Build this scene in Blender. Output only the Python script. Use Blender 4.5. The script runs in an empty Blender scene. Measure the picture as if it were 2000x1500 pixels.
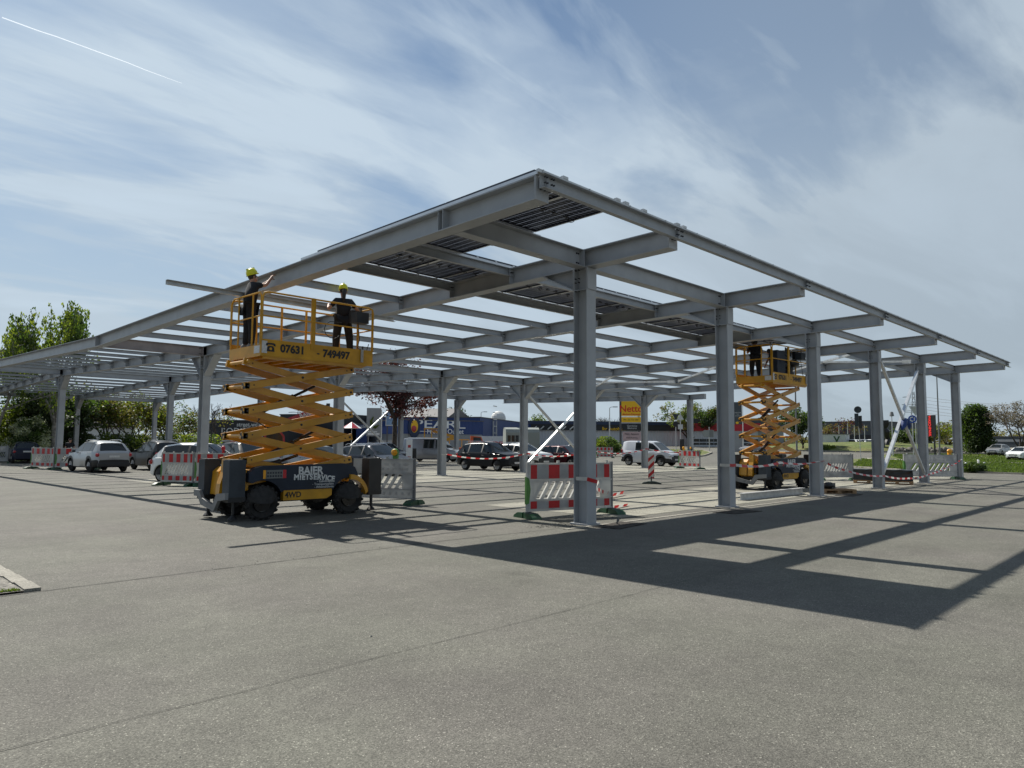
import bpy, bmesh, math, random
from mathutils import Vector, Matrix
R = math.radians
C = bpy.context.scene.collection
SC = bpy.context.scene
# ------------------------------------------------------------------ camera
cam = bpy.data.cameras.new('camera'); co = bpy.data.objects.new('camera', cam); C.objects.link(co)
PITCH, ROLL, YAW, FPX = 0.0806, 0.0063, 0.7694, 1418.75
fw = Vector((math.cos(YAW)*math.cos(PITCH), math.sin(YAW)*math.cos(PITCH), math.sin(PITCH)))
rt = Vector((math.sin(YAW), -math.cos(YAW), 0)); up = rt.cross(fw)
r2 = rt*math.cos(ROLL)+up*math.sin(ROLL); u2 = -rt*math.sin(ROLL)+up*math.cos(ROLL)
co.matrix_world = Matrix(((r2.x, u2.x, -fw.x, -11.816), (r2.y, u2.y, -fw.y, -9.347), (r2.z, u2.z, -fw.z, 1.65), (0, 0, 0, 1)))
cam.sensor_width = 36; cam.lens = FPX/2000*36; cam.clip_start = 0.1; cam.clip_end = 9000
SC.camera = co
# ------------------------------------------------------------------ light
SUN_DIR = Vector((0.075, 0.66, 0.745)).normalized()      # towards the sun
SUN_EL = math.asin(SUN_DIR.z); SUN_AZ = math.atan2(SUN_DIR.x, SUN_DIR.y)
sl = bpy.data.lights.new('sun', 'SUN'); sl.energy = 5.0; sl.angle = R(0.6); sl.color = (1, .955, .87)
so = bpy.data.objects.new('sun', sl); C.objects.link(so)
so.rotation_euler = SUN_DIR.to_track_quat('Z', 'Y').to_euler()
W = bpy.data.worlds.new('World'); SC.world = W; W.use_nodes = True
nt = W.node_tree; N = nt.nodes; LK = nt.links; N.clear()
def nd(t, **k):
    n = N.new(t)
    for a, b in k.items(): setattr(n, a, b)
    return n
def vm(op, a, b=None, s=None):
    n = nd('ShaderNodeVectorMath', operation=op); LK.new(a, n.inputs[0])
    if b is not None:
        if hasattr(b, 'links'): LK.new(b, n.inputs[1])
        else: n.inputs[1].default_value = b
    if s is not None: n.inputs['Scale'].default_value = s
    return n.outputs[1] if op == 'DOT_PRODUCT' else n.outputs[0]
def mt(op, a, b=None, clamp=False):
    n = nd('ShaderNodeMath', operation=op, use_clamp=clamp)
    for i, v in enumerate((a, b)):
        if v is None: continue
        if hasattr(v, 'links'): LK.new(v, n.inputs[i])
        else: n.inputs[i].default_value = v
    return n.outputs[0]
def rmp(v, a, b, lo=0, hi=1):
    n = nd('ShaderNodeMapRange', interpolation_type='SMOOTHSTEP'); LK.new(v, n.inputs[0])
    for i, x in enumerate((a, b, lo, hi)): n.inputs[i+1].default_value = x
    return n.outputs[0]
tc = nd('ShaderNodeTexCoord'); D = tc.outputs['Generated']
sky = nd('ShaderNodeTexSky', sky_type='NISHITA', sun_disc=False, sun_elevation=SUN_EL, sun_rotation=SUN_AZ, air_density=1.0, dust_density=.8, ozone_density=1.5)
sep = nd('ShaderNodeSeparateXYZ'); LK.new(D, sep.inputs[0])
zz = mt('ADD', mt('MAXIMUM', sep.outputs[2], 0.0), 0.16)
comb = nd('ShaderNodeCombineXYZ')
LK.new(mt('DIVIDE', sep.outputs[0], zz), comb.inputs[0]); LK.new(mt('DIVIDE', sep.outputs[1], zz), comb.inputs[1])
def cloud(rot, scl, nscale, det, dist, off):
    m = nd('ShaderNodeMapping'); LK.new(comb.outputs[0], m.inputs[0])
    m.inputs['Rotation'].default_value = (0, 0, rot); m.inputs['Scale'].default_value = scl; m.inputs['Location'].default_value = off
    n = nd('ShaderNodeTexNoise'); LK.new(m.outputs[0], n.inputs['Vector'])
    n.inputs['Scale'].default_value = nscale; n.inputs['Detail'].default_value = det; n.inputs['Roughness'].default_value = .55
    n.inputs['Distortion'].default_value = dist
    return n.outputs[0]
c1 = rmp(cloud(R(35), (.5, 1.4, 1), 1.3, 10, .55, (3.1, 1.7, 0)), .44, .62)
c2 = rmp(cloud(R(-10), (.9, 1.2, 1), .8, 6, .4, (7.3, 4.2, 0)), .38, .60)
c3 = rmp(cloud(R(40), (.7, 2.6, 1), 3.0, 9, .8, (1.3, 9.2, 0)), .46, .66)
cov = mt('ADD', mt('MULTIPLY', c1, .50), mt('ADD', mt('MULTIPLY', c2, .34), mt('ADD', mt('MULTIPLY', c3, .16), .10)))
hz = rmp(sep.outputs[2], 0.0, 0.5, .85, 0.0)
veil = rmp(vm('DOT_PRODUCT', D, (.964, .097, .25)), .70, .97, 0.0, .42)            # cloud bank low in the south-east
gap1 = rmp(vm('DOT_PRODUCT', D, (.78, .38, .50)), .94, .995, 0.0, -.30); gap2 = rmp(vm('DOT_PRODUCT', D, (.64, .64, .42)), .97, .998, 0.0, -.18)
cov = mt('ADD', mt('MAXIMUM', mt('ADD', mt('ADD', cov, gap1), gap2), 0.0), veil)
cov = mt('ADD', cov, hz, True)
sd = vm('DOT_PRODUCT', D, tuple(SUN_DIR))
glow = rmp(sd, .2, 1.0, 0.0, 1.0)
cb = mt('ADD', mt('MULTIPLY', glow, 2.0), mt('ADD', mt('MULTIPLY', c1, .8), 5.8))
ccol = nd('ShaderNodeCombineColor')
LK.new(mt('MULTIPLY', cb, .845), ccol.inputs[0]); LK.new(mt('MULTIPLY', cb, 1.0), ccol.inputs[1]); LK.new(mt('MULTIPLY', cb, 1.14), ccol.inputs[2])
mx = nd('ShaderNodeMix', data_type='RGBA'); LK.new(mt('MULTIPLY', cov, .92), mx.inputs[0]); LK.new(vm('MULTIPLY', sky.outputs[0], (.64, .82, .93)), mx.inputs[6]); LK.new(ccol.outputs[0], mx.inputs[7])
bg = nd('ShaderNodeBackground'); bg.inputs[1].default_value = .060; LK.new(mx.outputs[2], bg.inputs[0])
wo = nd('ShaderNodeOutputWorld'); LK.new(bg.outputs[0], wo.inputs[0])
SC.view_settings.view_transform = 'Standard'; SC.view_settings.look = 'None'; SC.view_settings.gamma = 1; SC.view_settings.exposure = 0.47
SC.render.engine = 'CYCLES'

# ------------------------------------------------------------------ helpers
class MB:
    def __init__(s): s.v = []; s.f = []; s.m = []
    def quad(s, pts, m=0):
        b = len(s.v); s.v += [tuple(p) for p in pts]; s.f.append(tuple(range(b, b+len(pts)))); s.m.append(m)
    def box(s, c, d, m=0, M=None):
        b = len(s.v); x, y, z = [a/2 for a in d]
        for i in range(8):
            p = Vector(((x if i & 1 else -x), (y if i & 2 else -y), (z if i & 4 else -z)))
            if M is not None: p = M @ p
            s.v.append((p.x+c[0], p.y+c[1], p.z+c[2]))
        for q in ((0, 2, 3, 1), (4, 5, 7, 6), (0, 1, 5, 4), (2, 6, 7, 3), (0, 4, 6, 2), (1, 3, 7, 5)):
            s.f.append(tuple(b+i for i in q)); s.m.append(m)
    def bx(s, a, b, m=0):
        s.box([(p+q)/2 for p, q in zip(a, b)], [abs(q-p) for p, q in zip(a, b)], m)
    def fr(s, p0, p1, upv=(0, 0, 1)):
        p0 = Vector(p0); p1 = Vector(p1); d = p1-p0; L = d.length; d.normalize(); u = Vector(upv)
        if abs(d.dot(u)) > .999: u = Vector((0, 1, 0))
        x = d.cross(u).normalized(); u = x.cross(d)
        return p0, p1, d, x, u, L
    def bar(s, p0, p1, w, h, m=0, upv=(0, 0, 1)):
        p0, p1, d, x, u, L = s.fr(p0, p1, upv); M = Matrix((x, d, u)).transposed()
        s.box((p0+p1)/2, (w, L, h), m, M)
    def sec(s, p0, p1, pts, m=0, upv=(0, 0, 1), cap=True):
        p0, p1, d, x, u, L = s.fr(p0, p1, upv); b = len(s.v); n = len(pts)
        for p in (p0, p1):
            for a, c in pts: q = p+x*a+u*c; s.v.append(tuple(q))
        for i in range(n):
            j = (i+1) % n; s.f.append((b+i, b+j, b+n+j, b+n+i)); s.m.append(m)
        if cap:
            s.f.append(tuple(b+n-1-i for i in range(n))); s.m.append(m); s.f.append(tuple(b+n+i for i in range(n))); s.m.append(m)
    def ibeam(s, p0, p1, h, w, m=0, tf=.018, tw=.012, upv=(0, 0, 1), top=True):
        a, t, k, e = w/2, tw/2, h/2, tf
        s.sec(p0, p1, [(-a, -k), (a, -k), (a, -k+e), (t, -k+e), (t, k-e), (a, k-e), (a, k), (-a, k), (-a, k-e), (-t, k-e), (-t, -k+e), (-a, -k+e)], m, upv)
    def tube(s, pts, r, m=0, n=8, cap=True):
        pts = [Vector(p) for p in pts]; b = len(s.v); K = len(pts)
        pu = None
        for i, p in enumerate(pts):
            d = (pts[min(i+1, K-1)]-pts[max(i-1, 0)])
            if d.length < 1e-9: d = Vector((0, 0, 1))
            d.normalize()
            if pu is None: pu = Vector((0, 0, 1)) if abs(d.z) < .9 else Vector((1, 0, 0))
            x = d.cross(pu).normalized(); u = x.cross(d); pu = u
            rr = r[i] if isinstance(r, (list, tuple)) else r
            for k in range(n):
                a = 2*math.pi*k/n; q = p+x*(rr*math.cos(a))+u*(rr*math.sin(a)); s.v.append(tuple(q))
        for i in range(K-1):
            for k in range(n):
                j = (k+1) % n; s.f.append((b+i*n+k, b+i*n+j, b+(i+1)*n+j, b+(i+1)*n+k)); s.m.append(m)
        if cap:
            s.f.append(tuple(b+n-1-i for i in range(n))); s.m.append(m)
            s.f.append(tuple(b+(K-1)*n+i for i in range(n))); s.m.append(m)
    def lathe(s, c, ax, prof, m=0, n=20):
        # prof: (t along axis, r)
        ax = Vector(ax).normalized(); c = Vector(c)
        s.tube([c+ax*t for t, r in prof], [max(r, 1e-4) for t, r in prof], m, n)
    def prism(s, poly, y0, y1, m=0, me=None, ax='y'):
        # poly in (x,z), extruded along y (or ax)
        b = len(s.v); n = len(poly)
        for y in (y0, y1):
            for a, c in poly: s.v.append({'y': (a, y, c), 'x': (y, a, c), 'z': (a, c, y)}[ax])
        for i in range(n):
            j = (i+1) % n; s.f.append((b+i, b+j, b+n+j, b+n+i)); s.m.append(m if me is None else me)
        s.f.append(tuple(b+n-1-i for i in range(n))); s.m.append(m); s.f.append(tuple(b+n+i for i in range(n))); s.m.append(m)
    def ell(s, c, r, m=0, n=12, k=8):
        b = len(s.v)
        for i in range(k+1):
            t = math.pi*i/k
            for j in range(n):
                a = 2*math.pi*j/n
                s.v.append((c[0]+r[0]*math.sin(t)*math.cos(a), c[1]+r[1]*math.sin(t)*math.sin(a), c[2]+r[2]*math.cos(t)))
        for i in range(k):
            for j in range(n):
                q = (j+1) % n; s.f.append((b+i*n+j, b+(i+1)*n+j, b+(i+1)*n+q, b+i*n+q)); s.m.append(m)
    def build(s, name, mats, parent=None, smooth=None, fix=True):
        me = bpy.data.meshes.new(name); me.from_pydata(s.v, [], s.f)
        if not isinstance(mats, (list, tuple)): mats = [mats]
        for x in mats: me.materials.append(x)
        me.polygons.foreach_set('material_index', s.m)
        if fix:
            bm = bmesh.new(); bm.from_mesh(me); bmesh.ops.remove_doubles(bm, verts=bm.verts, dist=1e-5)
            bmesh.ops.recalc_face_normals(bm, faces=bm.faces); bm.to_mesh(me); bm.free()
        if smooth:
            me.shade_smooth(); me.set_sharp_from_angle(angle=R(smooth))
        return link(name, me, parent)
def link(name, data, parent=None):
    o = bpy.data.objects.new(name, data); C.objects.link(o)
    if parent: o.parent = parent
    return o
def tag(o, label=None, cat=None, group=None, kind=None):
    for k, v in (('label', label), ('category', cat), ('group', group), ('kind', kind)):
        if v: o[k] = v
    return o
def empty(name, loc, rz=0, label=None, cat=None, group=None):
    o = bpy.data.objects.new(name, None); C.objects.link(o); o.location = loc; o.rotation_euler = (0, 0, rz); o.empty_display_size = .3
    return tag(o, label, cat, group)
def copy_tree(o, parent=None):
    c = o.copy(); C.objects.link(c)
    if parent: c.parent = parent
    for ch in [x for x in bpy.data.objects if x.parent == o]: copy_tree(ch, c)
    return c
def text(name, s, size, mat, parent, loc, rot, ext=.002, align='CENTER', sx=1.0, bold=0.0):
    cu = bpy.data.curves.new('lettering', 'FONT'); cu.body = s; cu.size = size; cu.extrude = ext; cu.align_x = align; cu.align_y = 'CENTER'; cu.resolution_u = 3
    cu.offset = bold
    t = bpy.data.objects.new('tmp', cu); me = bpy.data.meshes.new_from_object(t); bpy.data.objects.remove(t); bpy.data.curves.remove(cu)
    me.transform(Matrix.Diagonal((sx, 1, 1, 1))); me.materials.clear(); me.materials.append(mat)
    o = link(name, me, parent); o.location = loc; o.rotation_euler = rot
    return o
def dg(*a): return tuple(R(x) for x in a)

# ------------------------------------------------------------------ materials
def mat(name, col, rough=.6, metal=0, nscale=0, var=0, bump=0, coat=0, col2=None, alpha=1, trans=0, spec=.5, sub=0, bscale=None):
    m = bpy.data.materials.new(name); m.use_nodes = True; t = m.node_tree; b = t.nodes['Principled BSDF']
    b.inputs['Base Color'].default_value = (*col, 1); b.inputs['Roughness'].default_value = rough; b.inputs['Metallic'].default_value = metal
    b.inputs['Coat Weight'].default_value = coat; b.inputs['Alpha'].default_value = alpha; b.inputs['Transmission Weight'].default_value = trans
    b.inputs['Specular IOR Level'].default_value = spec
    if coat: b.inputs['Coat Roughness'].default_value = .04
    if nscale:
        tcn = t.nodes.new('ShaderNodeTexCoord'); n = t.nodes.new('ShaderNodeTexNoise'); n.inputs['Scale'].default_value = nscale; n.inputs['Detail'].default_value = 6
        t.links.new(tcn.outputs['Object'], n.inputs['Vector'])
        if var or col2:
            x = t.nodes.new('ShaderNodeMix'); x.data_type = 'RGBA'
            c2 = col2 or tuple(c*(1-var) for c in col); c1_ = col if col2 else tuple(min(1, c*(1+var)) for c in col)
            x.inputs[6].default_value = (*c1_, 1); x.inputs[7].default_value = (*c2, 1)
            mr = t.nodes.new('ShaderNodeMapRange'); mr.inputs[1].default_value = .35; mr.inputs[2].default_value = .65
            t.links.new(n.outputs[0], mr.inputs[0]); t.links.new(mr.outputs[0], x.inputs[0]); t.links.new(x.outputs[2], b.inputs['Base Color'])
        if bump:
            bp = t.nodes.new('ShaderNodeBump'); bp.inputs['Strength'].default_value = bump; bp.inputs['Distance'].default_value = .01
            if bscale:
                n2 = t.nodes.new('ShaderNodeTexNoise'); n2.inputs['Scale'].default_value = bscale; n2.inputs['Detail'].default_value = 4; t.links.new(tcn.outputs['Object'], n2.inputs['Vector']); t.links.new(n2.outputs[0], bp.inputs['Height'])
            else: t.links.new(n.outputs[0], bp.inputs['Height'])
            t.links.new(bp.outputs[0], b.inputs['Normal'])
    return m
M = {}
def addm(k, *a, **kw): M[k] = mat(k, *a, **kw)
addm('steel', (.33, .345, .36), .45, 0, 2.3, .075, .06, bscale=60)
addm('steel_brown', (.29, .255, .245), .6, 0, 2.0, .15)
addm('galv', (.50, .51, .51), .38, .35, 6, .12)
addm('zinc', (.62, .64, .65), .3, .7, 6, .12)
addm('alu', (.62, .63, .64), .35, .6, 5, .05)
addm('bolt', (.03, .03, .035), .5, .5)
addm('yellow', (.50, .235, .004), .42, 0, 2.5, .12, coat=.25)
addm('yellow2', (.54, .27, .005), .45, 0, 3, .15)
addm('navy', (.016, .024, .040), .5, 0, 2.0, .2, spec=.3)
addm('dgrey', (.038, .046, .055), .6, 0, 3, .2, spec=.3)
addm('mgrey', (.16, .165, .17), .5, 0, 3, .15)
addm('black', (.012, .012, .013), .5, 0, 4, .2)
addm('blackgloss', (.008, .008, .009), .2)
addm('rubber', (.022, .021, .020), .85, 0, 12, .35, .5)
addm('white', (.72, .73, .73), .5, 0, 2, .06)
addm('lettering', (.62, .63, .62), .5, 0, 14, .18)
addm('red', (.52, .018, .02), .45, 0, 3, .12)
addm('redpaint', (.38, .012, .02), .35, 0, 2, .1, coat=.4)
addm('plastic_w', (.60, .60, .57), .45, 0, 3, .12, sub=.1)
addm('plastic_g', (.50, .51, .51), .5, 0, 3, .12)
addm('green', (.012, .065, .026), .5, 0, 6, .3)
addm('limegreen', (.07, .20, .04), .45, 0, 4, .2)
addm('footblack', (.035, .05, .045), .7, 0, 8, .3)
addm('amber', (.75, .33, .01), .3, 0, 5, .1)
addm('lampred', (.45, .01, .02), .25)
addm('hat', (.62, .60, .01), .35, 0, 3, .05)
addm('cloth', (.007, .008, .012), .85, 0, 9, .35, .3)
addm('cloth2', (.010, .011, .014), .9, 0, 9, .35, .3)
addm('skin', (.42, .23, .16), .55, 0, 20, .1)
addm('hair', (.02, .014, .01), .6)
addm('glass', (.012, .016, .018), .06, 0, spec=.45)
addm('glasslight', (.10, .12, .13), .05, 0, spec=.9)
addm('plate', (.55, .55, .54), .5, 0, 30, .12)
addm('chrome', (.6, .6, .62), .15, .9)
addm('rim', (.42, .43, .45), .3, .6)
addm('taillamp', (.35, .006, .012), .15, 0, coat=.6)
addm('headlamp', (.45, .47, .5), .1, .3, coat=.6)
addm('wood', (.33, .20, .10), .75, 0, 6, .3, .2)
addm('blackwrap', (.012, .013, .014), .32, 0, 6, .3, .4)
addm('bark', (.060, .048, .038), .9, 0, 9, .4, .5)
addm('barkpale', (.20, .19, .17), .9, 0, 5, .5, .4)
addm('darkframe', (.02, .025, .04), .4)
addm('rustplate', (.055, .05, .045), .95, 0, 8, .4, spec=.1)
addm('bluecloth', (.012, .04, .16), .7, 0, 8, .3)
# leaves with a little light passing through
def leafmat(k, col, col2, tr=.5):
    m = mat(k, col, .6, 0, 1.1, 0, 0, col2=col2); t = m.node_tree; b = t.nodes['Principled BSDF']
    out = t.nodes['Material Output']; tl = t.nodes.new('ShaderNodeBsdfTranslucent'); ms = t.nodes.new('ShaderNodeMixShader'); ms.inputs[0].default_value = tr
    src = b.inputs['Base Color'].links[0].from_socket
    gm = t.nodes.new('ShaderNodeMix'); gm.data_type = 'RGBA'; gm.blend_type = 'MULTIPLY'; gm.inputs[0].default_value = 1; gm.inputs[7].default_value = (1.8, 1.8, .8, 1)
    t.links.new(src, gm.inputs[6]); t.links.new(gm.outputs[2], tl.inputs[0])
    t.links.new(b.outputs[0], ms.inputs[1]); t.links.new(tl.outputs[0], ms.inputs[2]); t.links.new(ms.outputs[0], out.inputs[0]); M[k] = m
leafmat('leaf', (.065, .105, .022), (.028, .055, .014))
leafmat('leafdark', (.036, .062, .018), (.020, .036, .012), .35)
leafmat('leafyel', (.16, .20, .03), (.085, .12, .02))
leafmat('leafolive', (.13, .12, .035), (.07, .065, .025))
leafmat('leafwhite', (.52, .54, .46), (.24, .28, .18), .4)
leafmat('leafred', (.10, .022, .025), (.045, .012, .016), .3)
leafmat('leaflilac', (.17, .14, .13), (.09, .08, .07), .3)
leafmat('grassblade', (.10, .15, .025), (.06, .095, .02), .3)

def translucent(k, f):
    m = M[k]; t = m.node_tree; b = t.nodes['Principled BSDF']; out = t.nodes['Material Output']; tl = t.nodes.new('ShaderNodeBsdfTranslucent'); ms = t.nodes.new('ShaderNodeMixShader'); ms.inputs[0].default_value = f
    l = b.inputs['Base Color'].links
    if l: t.links.new(l[0].from_socket, tl.inputs[0])
    t.links.new(b.outputs[0], ms.inputs[1]); t.links.new(tl.outputs[0], ms.inputs[2]); t.links.new(ms.outputs[0], out.inputs[0])
translucent('plastic_g', .42); translucent('plastic_w', .30); translucent('red', .18)
# ground materials -------------------------------------------------
def groundmat(k, base, spk, lo=.35, hi=1.9, fine=220, stain=.18, brown=None, bump=.5):
    m = bpy.data.materials.new(k); m.use_nodes = True; t = m.node_tree; b = t.nodes['Principled BSDF']; b.inputs['Roughness'].default_value = .88; b.inputs['Specular IOR Level'].default_value = .3
    g = t.nodes.new('ShaderNodeNewGeometry'); P = g.outputs['Position']
    def noise(sc, de=4, ro=.6):
        n = t.nodes.new('ShaderNodeTexNoise'); n.inputs['Scale'].default_value = sc; n.inputs['Detail'].default_value = de; n.inputs['Roughness'].default_value = ro; t.links.new(P, n.inputs['Vector']); return n.outputs[0]
    def mr(v, a, b_, c, d):
        n = t.nodes.new('ShaderNodeMapRange'); t.links.new(v, n.inputs[0])
        for i, x in enumerate((a, b_, c, d)): n.inputs[i+1].default_value = x
        return n.outputs[0]
    def mul(a, b_):
        n = t.nodes.new('ShaderNodeMath'); n.operation = 'MULTIPLY'
        t.links.new(a, n.inputs[0])
        if hasattr(b_, 'links'): t.links.new(b_, n.inputs[1])
        else: n.inputs[1].default_value = b_
        return n.outputs[0]
    v = t.nodes.new('ShaderNodeTexVoronoi'); v.inputs['Scale'].default_value = fine*.55; t.links.new(P, v.inputs['Vector'])
    sepc = t.nodes.new('ShaderNodeSeparateColor'); t.links.new(v.outputs['Color'], sepc.inputs[0])
    stones = mr(sepc.outputs[0], 0, 1, lo, hi)
    rare = mr(sepc.outputs[1], .93, 1.0, 1.0, spk)
    big = mr(noise(.55, 6, .6), .3, .7, 1-stain, 1+stain)
    mid = mr(noise(4, 5, .7), .3, .7, .9, 1.1)
    mp = t.nodes.new('ShaderNodeMapping'); mp.inputs['Scale'].default_value = (.12, 1.1, 1); mp.inputs['Rotation'].default_value = (0, 0, .5); t.links.new(P, mp.inputs[0])
    tn = t.nodes.new('ShaderNodeTexNoise'); tn.inputs['Scale'].default_value = 1.0; tn.inputs['Detail'].default_value = 3; t.links.new(mp.outputs[0], tn.inputs['Vector'])
    vs = t.nodes.new('ShaderNodeTexVoronoi'); vs.inputs['Scale'].default_value = .42; t.links.new(P, vs.inputs['Vector'])
    nz = t.nodes.new('ShaderNodeMath'); nz.operation = 'MULTIPLY_ADD'; t.links.new(noise(6, 4), nz.inputs[0]); nz.inputs[1].default_value = .10; t.links.new(vs.outputs['Distance'], nz.inputs[2])
    spots = mr(nz.outputs[0], .09, .16, .74, 1.0)
    f = mul(mul(mul(mul(mul(stones, rare), big), mid), mr(tn.outputs[0], .35, .65, .93, 1.06)), spots)
    col = t.nodes.new('ShaderNodeMix'); col.data_type = 'RGBA'; t.links.new(mr(noise(.3, 5), .4, .62, 0, 1), col.inputs[0])
    col.inputs[6].default_value = (*base, 1); col.inputs[7].default_value = (*(brown or tuple(c*.92 for c in base)), 1)
    sc = t.nodes.new('ShaderNodeVectorMath'); sc.operation = 'SCALE'; t.links.new(col.outputs[2], sc.inputs[0]); t.links.new(f, sc.inputs['Scale'])
    t.links.new(sc.outputs[0], b.inputs['Base Color'])
    bp = t.nodes.new('ShaderNodeBump'); bp.inputs['Strength'].default_value = bump; bp.inputs['Distance'].default_value = .006; t.links.new(v.outputs['Distance'], bp.inputs['Height']); t.links.new(bp.outputs[0], b.inputs['Normal'])
    M[k] = m
groundmat('asphalt', (.114, .112, .094), 2.3, .6, 1.4, 230, .16, (.108, .102, .090))
groundmat('asphalt_new', (.085, .080, .072), 2.2, .5, 1.5, 190, .08)
groundmat('paving', (.27, .262, .215), 1.3, .8, 1.2, 90, .14, (.215, .205, .175), .3)
groundmat('kerbstone', (.26, .245, .21), 1.5, .7, 1.3, 160, .22)
groundmat('gravel', (.16, .15, .13), 2.2, .4, 1.6, 60, .2)
groundmat('turf', (.085, .115, .028), 1.2, .5, 1.5, 30, .3, (.12, .12, .04), .6)
groundmat('field', (.10, .12, .04), 1.2, .6, 1.4, 4, .3, (.12, .11, .06), .3)
addm('joint', (.022, .021, .020), .95)
addm('jointpale', (.13, .125, .11), .95, 0, 8, .3)

# ------------------------------------------------------------------ ground
def sm(t): t = max(0, min(1, t)); return t*t*(3-2*t)
def gh(x, y): return 1.25*sm((math.hypot(x, y)-80)/70)
def struct(o): return tag(o, kind='structure')
g = MB(); NA = 120; rings = [0, 4, 10, 20, 35, 55, 80]+[80+5*i for i in range(1, 15)]+[200, 300, 500, 900, 1700, 3200]
for r in rings[1:]:
    for k in range(NA):
        a = 2*math.pi*k/NA; g.v.append((r*math.cos(a), r*math.sin(a), gh(r, 0)))
g.v.append((0, 0, 0)); cI = len(g.v)-1
for i in range(len(rings)-2):
    for k in range(NA):
        j = (k+1) % NA; g.f.append((i*NA+k, (i+1)*NA+k, (i+1)*NA+j, i*NA+j)); g.m.append(1 if rings[i+1] >= 200 else 0)
for k in range(NA): g.f.append((cI, k, (k+1) % NA)); g.m.append(0)
struct(g.build('ground', [M['asphalt'], M['field']]))
def sheet(name, poly, m, dz, cuts=0, kind='structure'):
    bm = bmesh.new(); vs = [bm.verts.new((x, y, 0)) for x, y in poly]; bm.faces.new(vs)
    bmesh.ops.triangulate(bm, faces=bm.faces)
    for c in range(cuts): bmesh.ops.subdivide_edges(bm, edges=bm.edges[:], cuts=1, use_grid_fill=True)
    for v in bm.verts: v.co.z = gh(v.co.x, v.co.y)+dz
    bmesh.ops.recalc_face_normals(bm, faces=bm.faces)
    if bm.faces[:][0].normal.z < 0: bmesh.ops.reverse_faces(bm, faces=bm.faces)
    me = bpy.data.meshes.new(name); bm.to_mesh(me); bm.free(); me.materials.append(M[m])
    o = link(name, me); o['kind'] = kind; return o
def rect(x0, y0, x1, y1): return [(x0, y0), (x1, y0), (x1, y1), (x0, y1)]
sheet('paving', rect(1.6, .25, 31, 4.65), 'paving', .004)
sheet('paving', rect(-1.2, 13.9, 37, 23.2), 'paving', .004)
g = MB()
for y0, y1, xa, xb in ((.25, 4.65, 1.6, 31), (13.9, 23.2, -1.2, 37)):
    y = y0+.85
    while y < y1-.1: g.quad([(xa, y-.008, .008), (xb, y-.008, .008), (xb, y+.008, .008), (xa, y+.008, .008)]); y += .85
    x = xa+1.2
    while x < xb: g.quad([(x-.008, y0, .0082), (x+.008, y0, .0082), (x+.008, y1, .0082), (x-.008, y1, .0082)]); x += 1.2
struct(g.build('paving_joints', M['jointpale']))
# kerb strip along the canopy edge, joints in the asphalt
g = MB(); x = -1.0
while x < 31: g.bx((x, -.36, -.02), (x+.99, -.26, .012)); x += 1.0
struct(g.build('kerb_strip', M['kerbstone']))
g = MB()
def crack(pts, w, z=.006):
    rnd = random.Random(5); P = []
    for (a, b) in zip(pts[:-1], pts[1:]):
        n = max(1, int(math.dist(a, b)/.25))
        for i in range(n): t = i/n; P.append((a[0]+(b[0]-a[0])*t+rnd.uniform(-.008, .008), a[1]+(b[1]-a[1])*t+rnd.uniform(-.008, .008)))
    P.append(pts[-1])
    for a, b in zip(P[:-1], P[1:]):
        d = Vector((b[0]-a[0], b[1]-a[1])).normalized(); q = Vector((-d.y, d.x))*w*rnd.uniform(.6, 1.2)/2
        g.quad([(a[0]-q.x, a[1]-q.y, z), (b[0]-q.x, b[1]-q.y, z), (b[0]+q.x, b[1]+q.y, z), (a[0]+q.x, a[1]+q.y, z)])
crack([(-12.5, -.05), (-9.95, -.05), (-3.58, .05), (-.9, -.15)], .018)
crack([(-12.5, -4.6), (-9.4, -4.64), (-3.2, -4.66), (4, -4.68), (20, -4.7)], .006)

struct(g.build('asphalt_joints', M['joint']))
# low kerb and worn island corner at the left edge
g = MB(); y0 = .02
for y1 in (.55, 1.1, 1.62, 2.1):
    g.prism([(-9.56, y0), (-9.545, y1-.008), (-9.70, y1-.008), (-9.72, y0)], 0, .035, 0, ax='z'); y0 = y1
g.prism([(-9.545, 2.1), (-9.60, 2.4), (-9.9, 2.62), (-13, 2.66), (-13, 2.5), (-9.95, 2.47), (-9.75, 2.3), (-9.70, 2.1)], 0, .035, 0, ax='z')
struct(g.build('kerb', M['kerbstone']))
sheet('island_asphalt', [(-13, 2.5), (-9.95, 2.47), (-9.75, 2.3), (-9.70, 2.1), (-9.715, .02), (-13, .02)], 'gravel', .02)
v_ = random.Random(6); vv, ff = [], []
for i in range(130):
    x, y = -9.75-abs(v_.gauss(0, .14)), .05+abs(v_.gauss(0, .07)); k = len(vv); a_ = v_.uniform(0, 6.3); vv += [(x, y, .021), (x+.02*math.cos(a_), y+.02*math.sin(a_), .021), (x+v_.uniform(-.02, .02), y+v_.uniform(-.02, .02), .021+v_.uniform(.01, .03))]; ff.append((k, k+1, k+2))
me = bpy.data.meshes.new('moss'); me.from_pydata(vv, [], ff); me.materials.append(M['grassblade']); link('moss', me)['kind'] = 'stuff'

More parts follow.
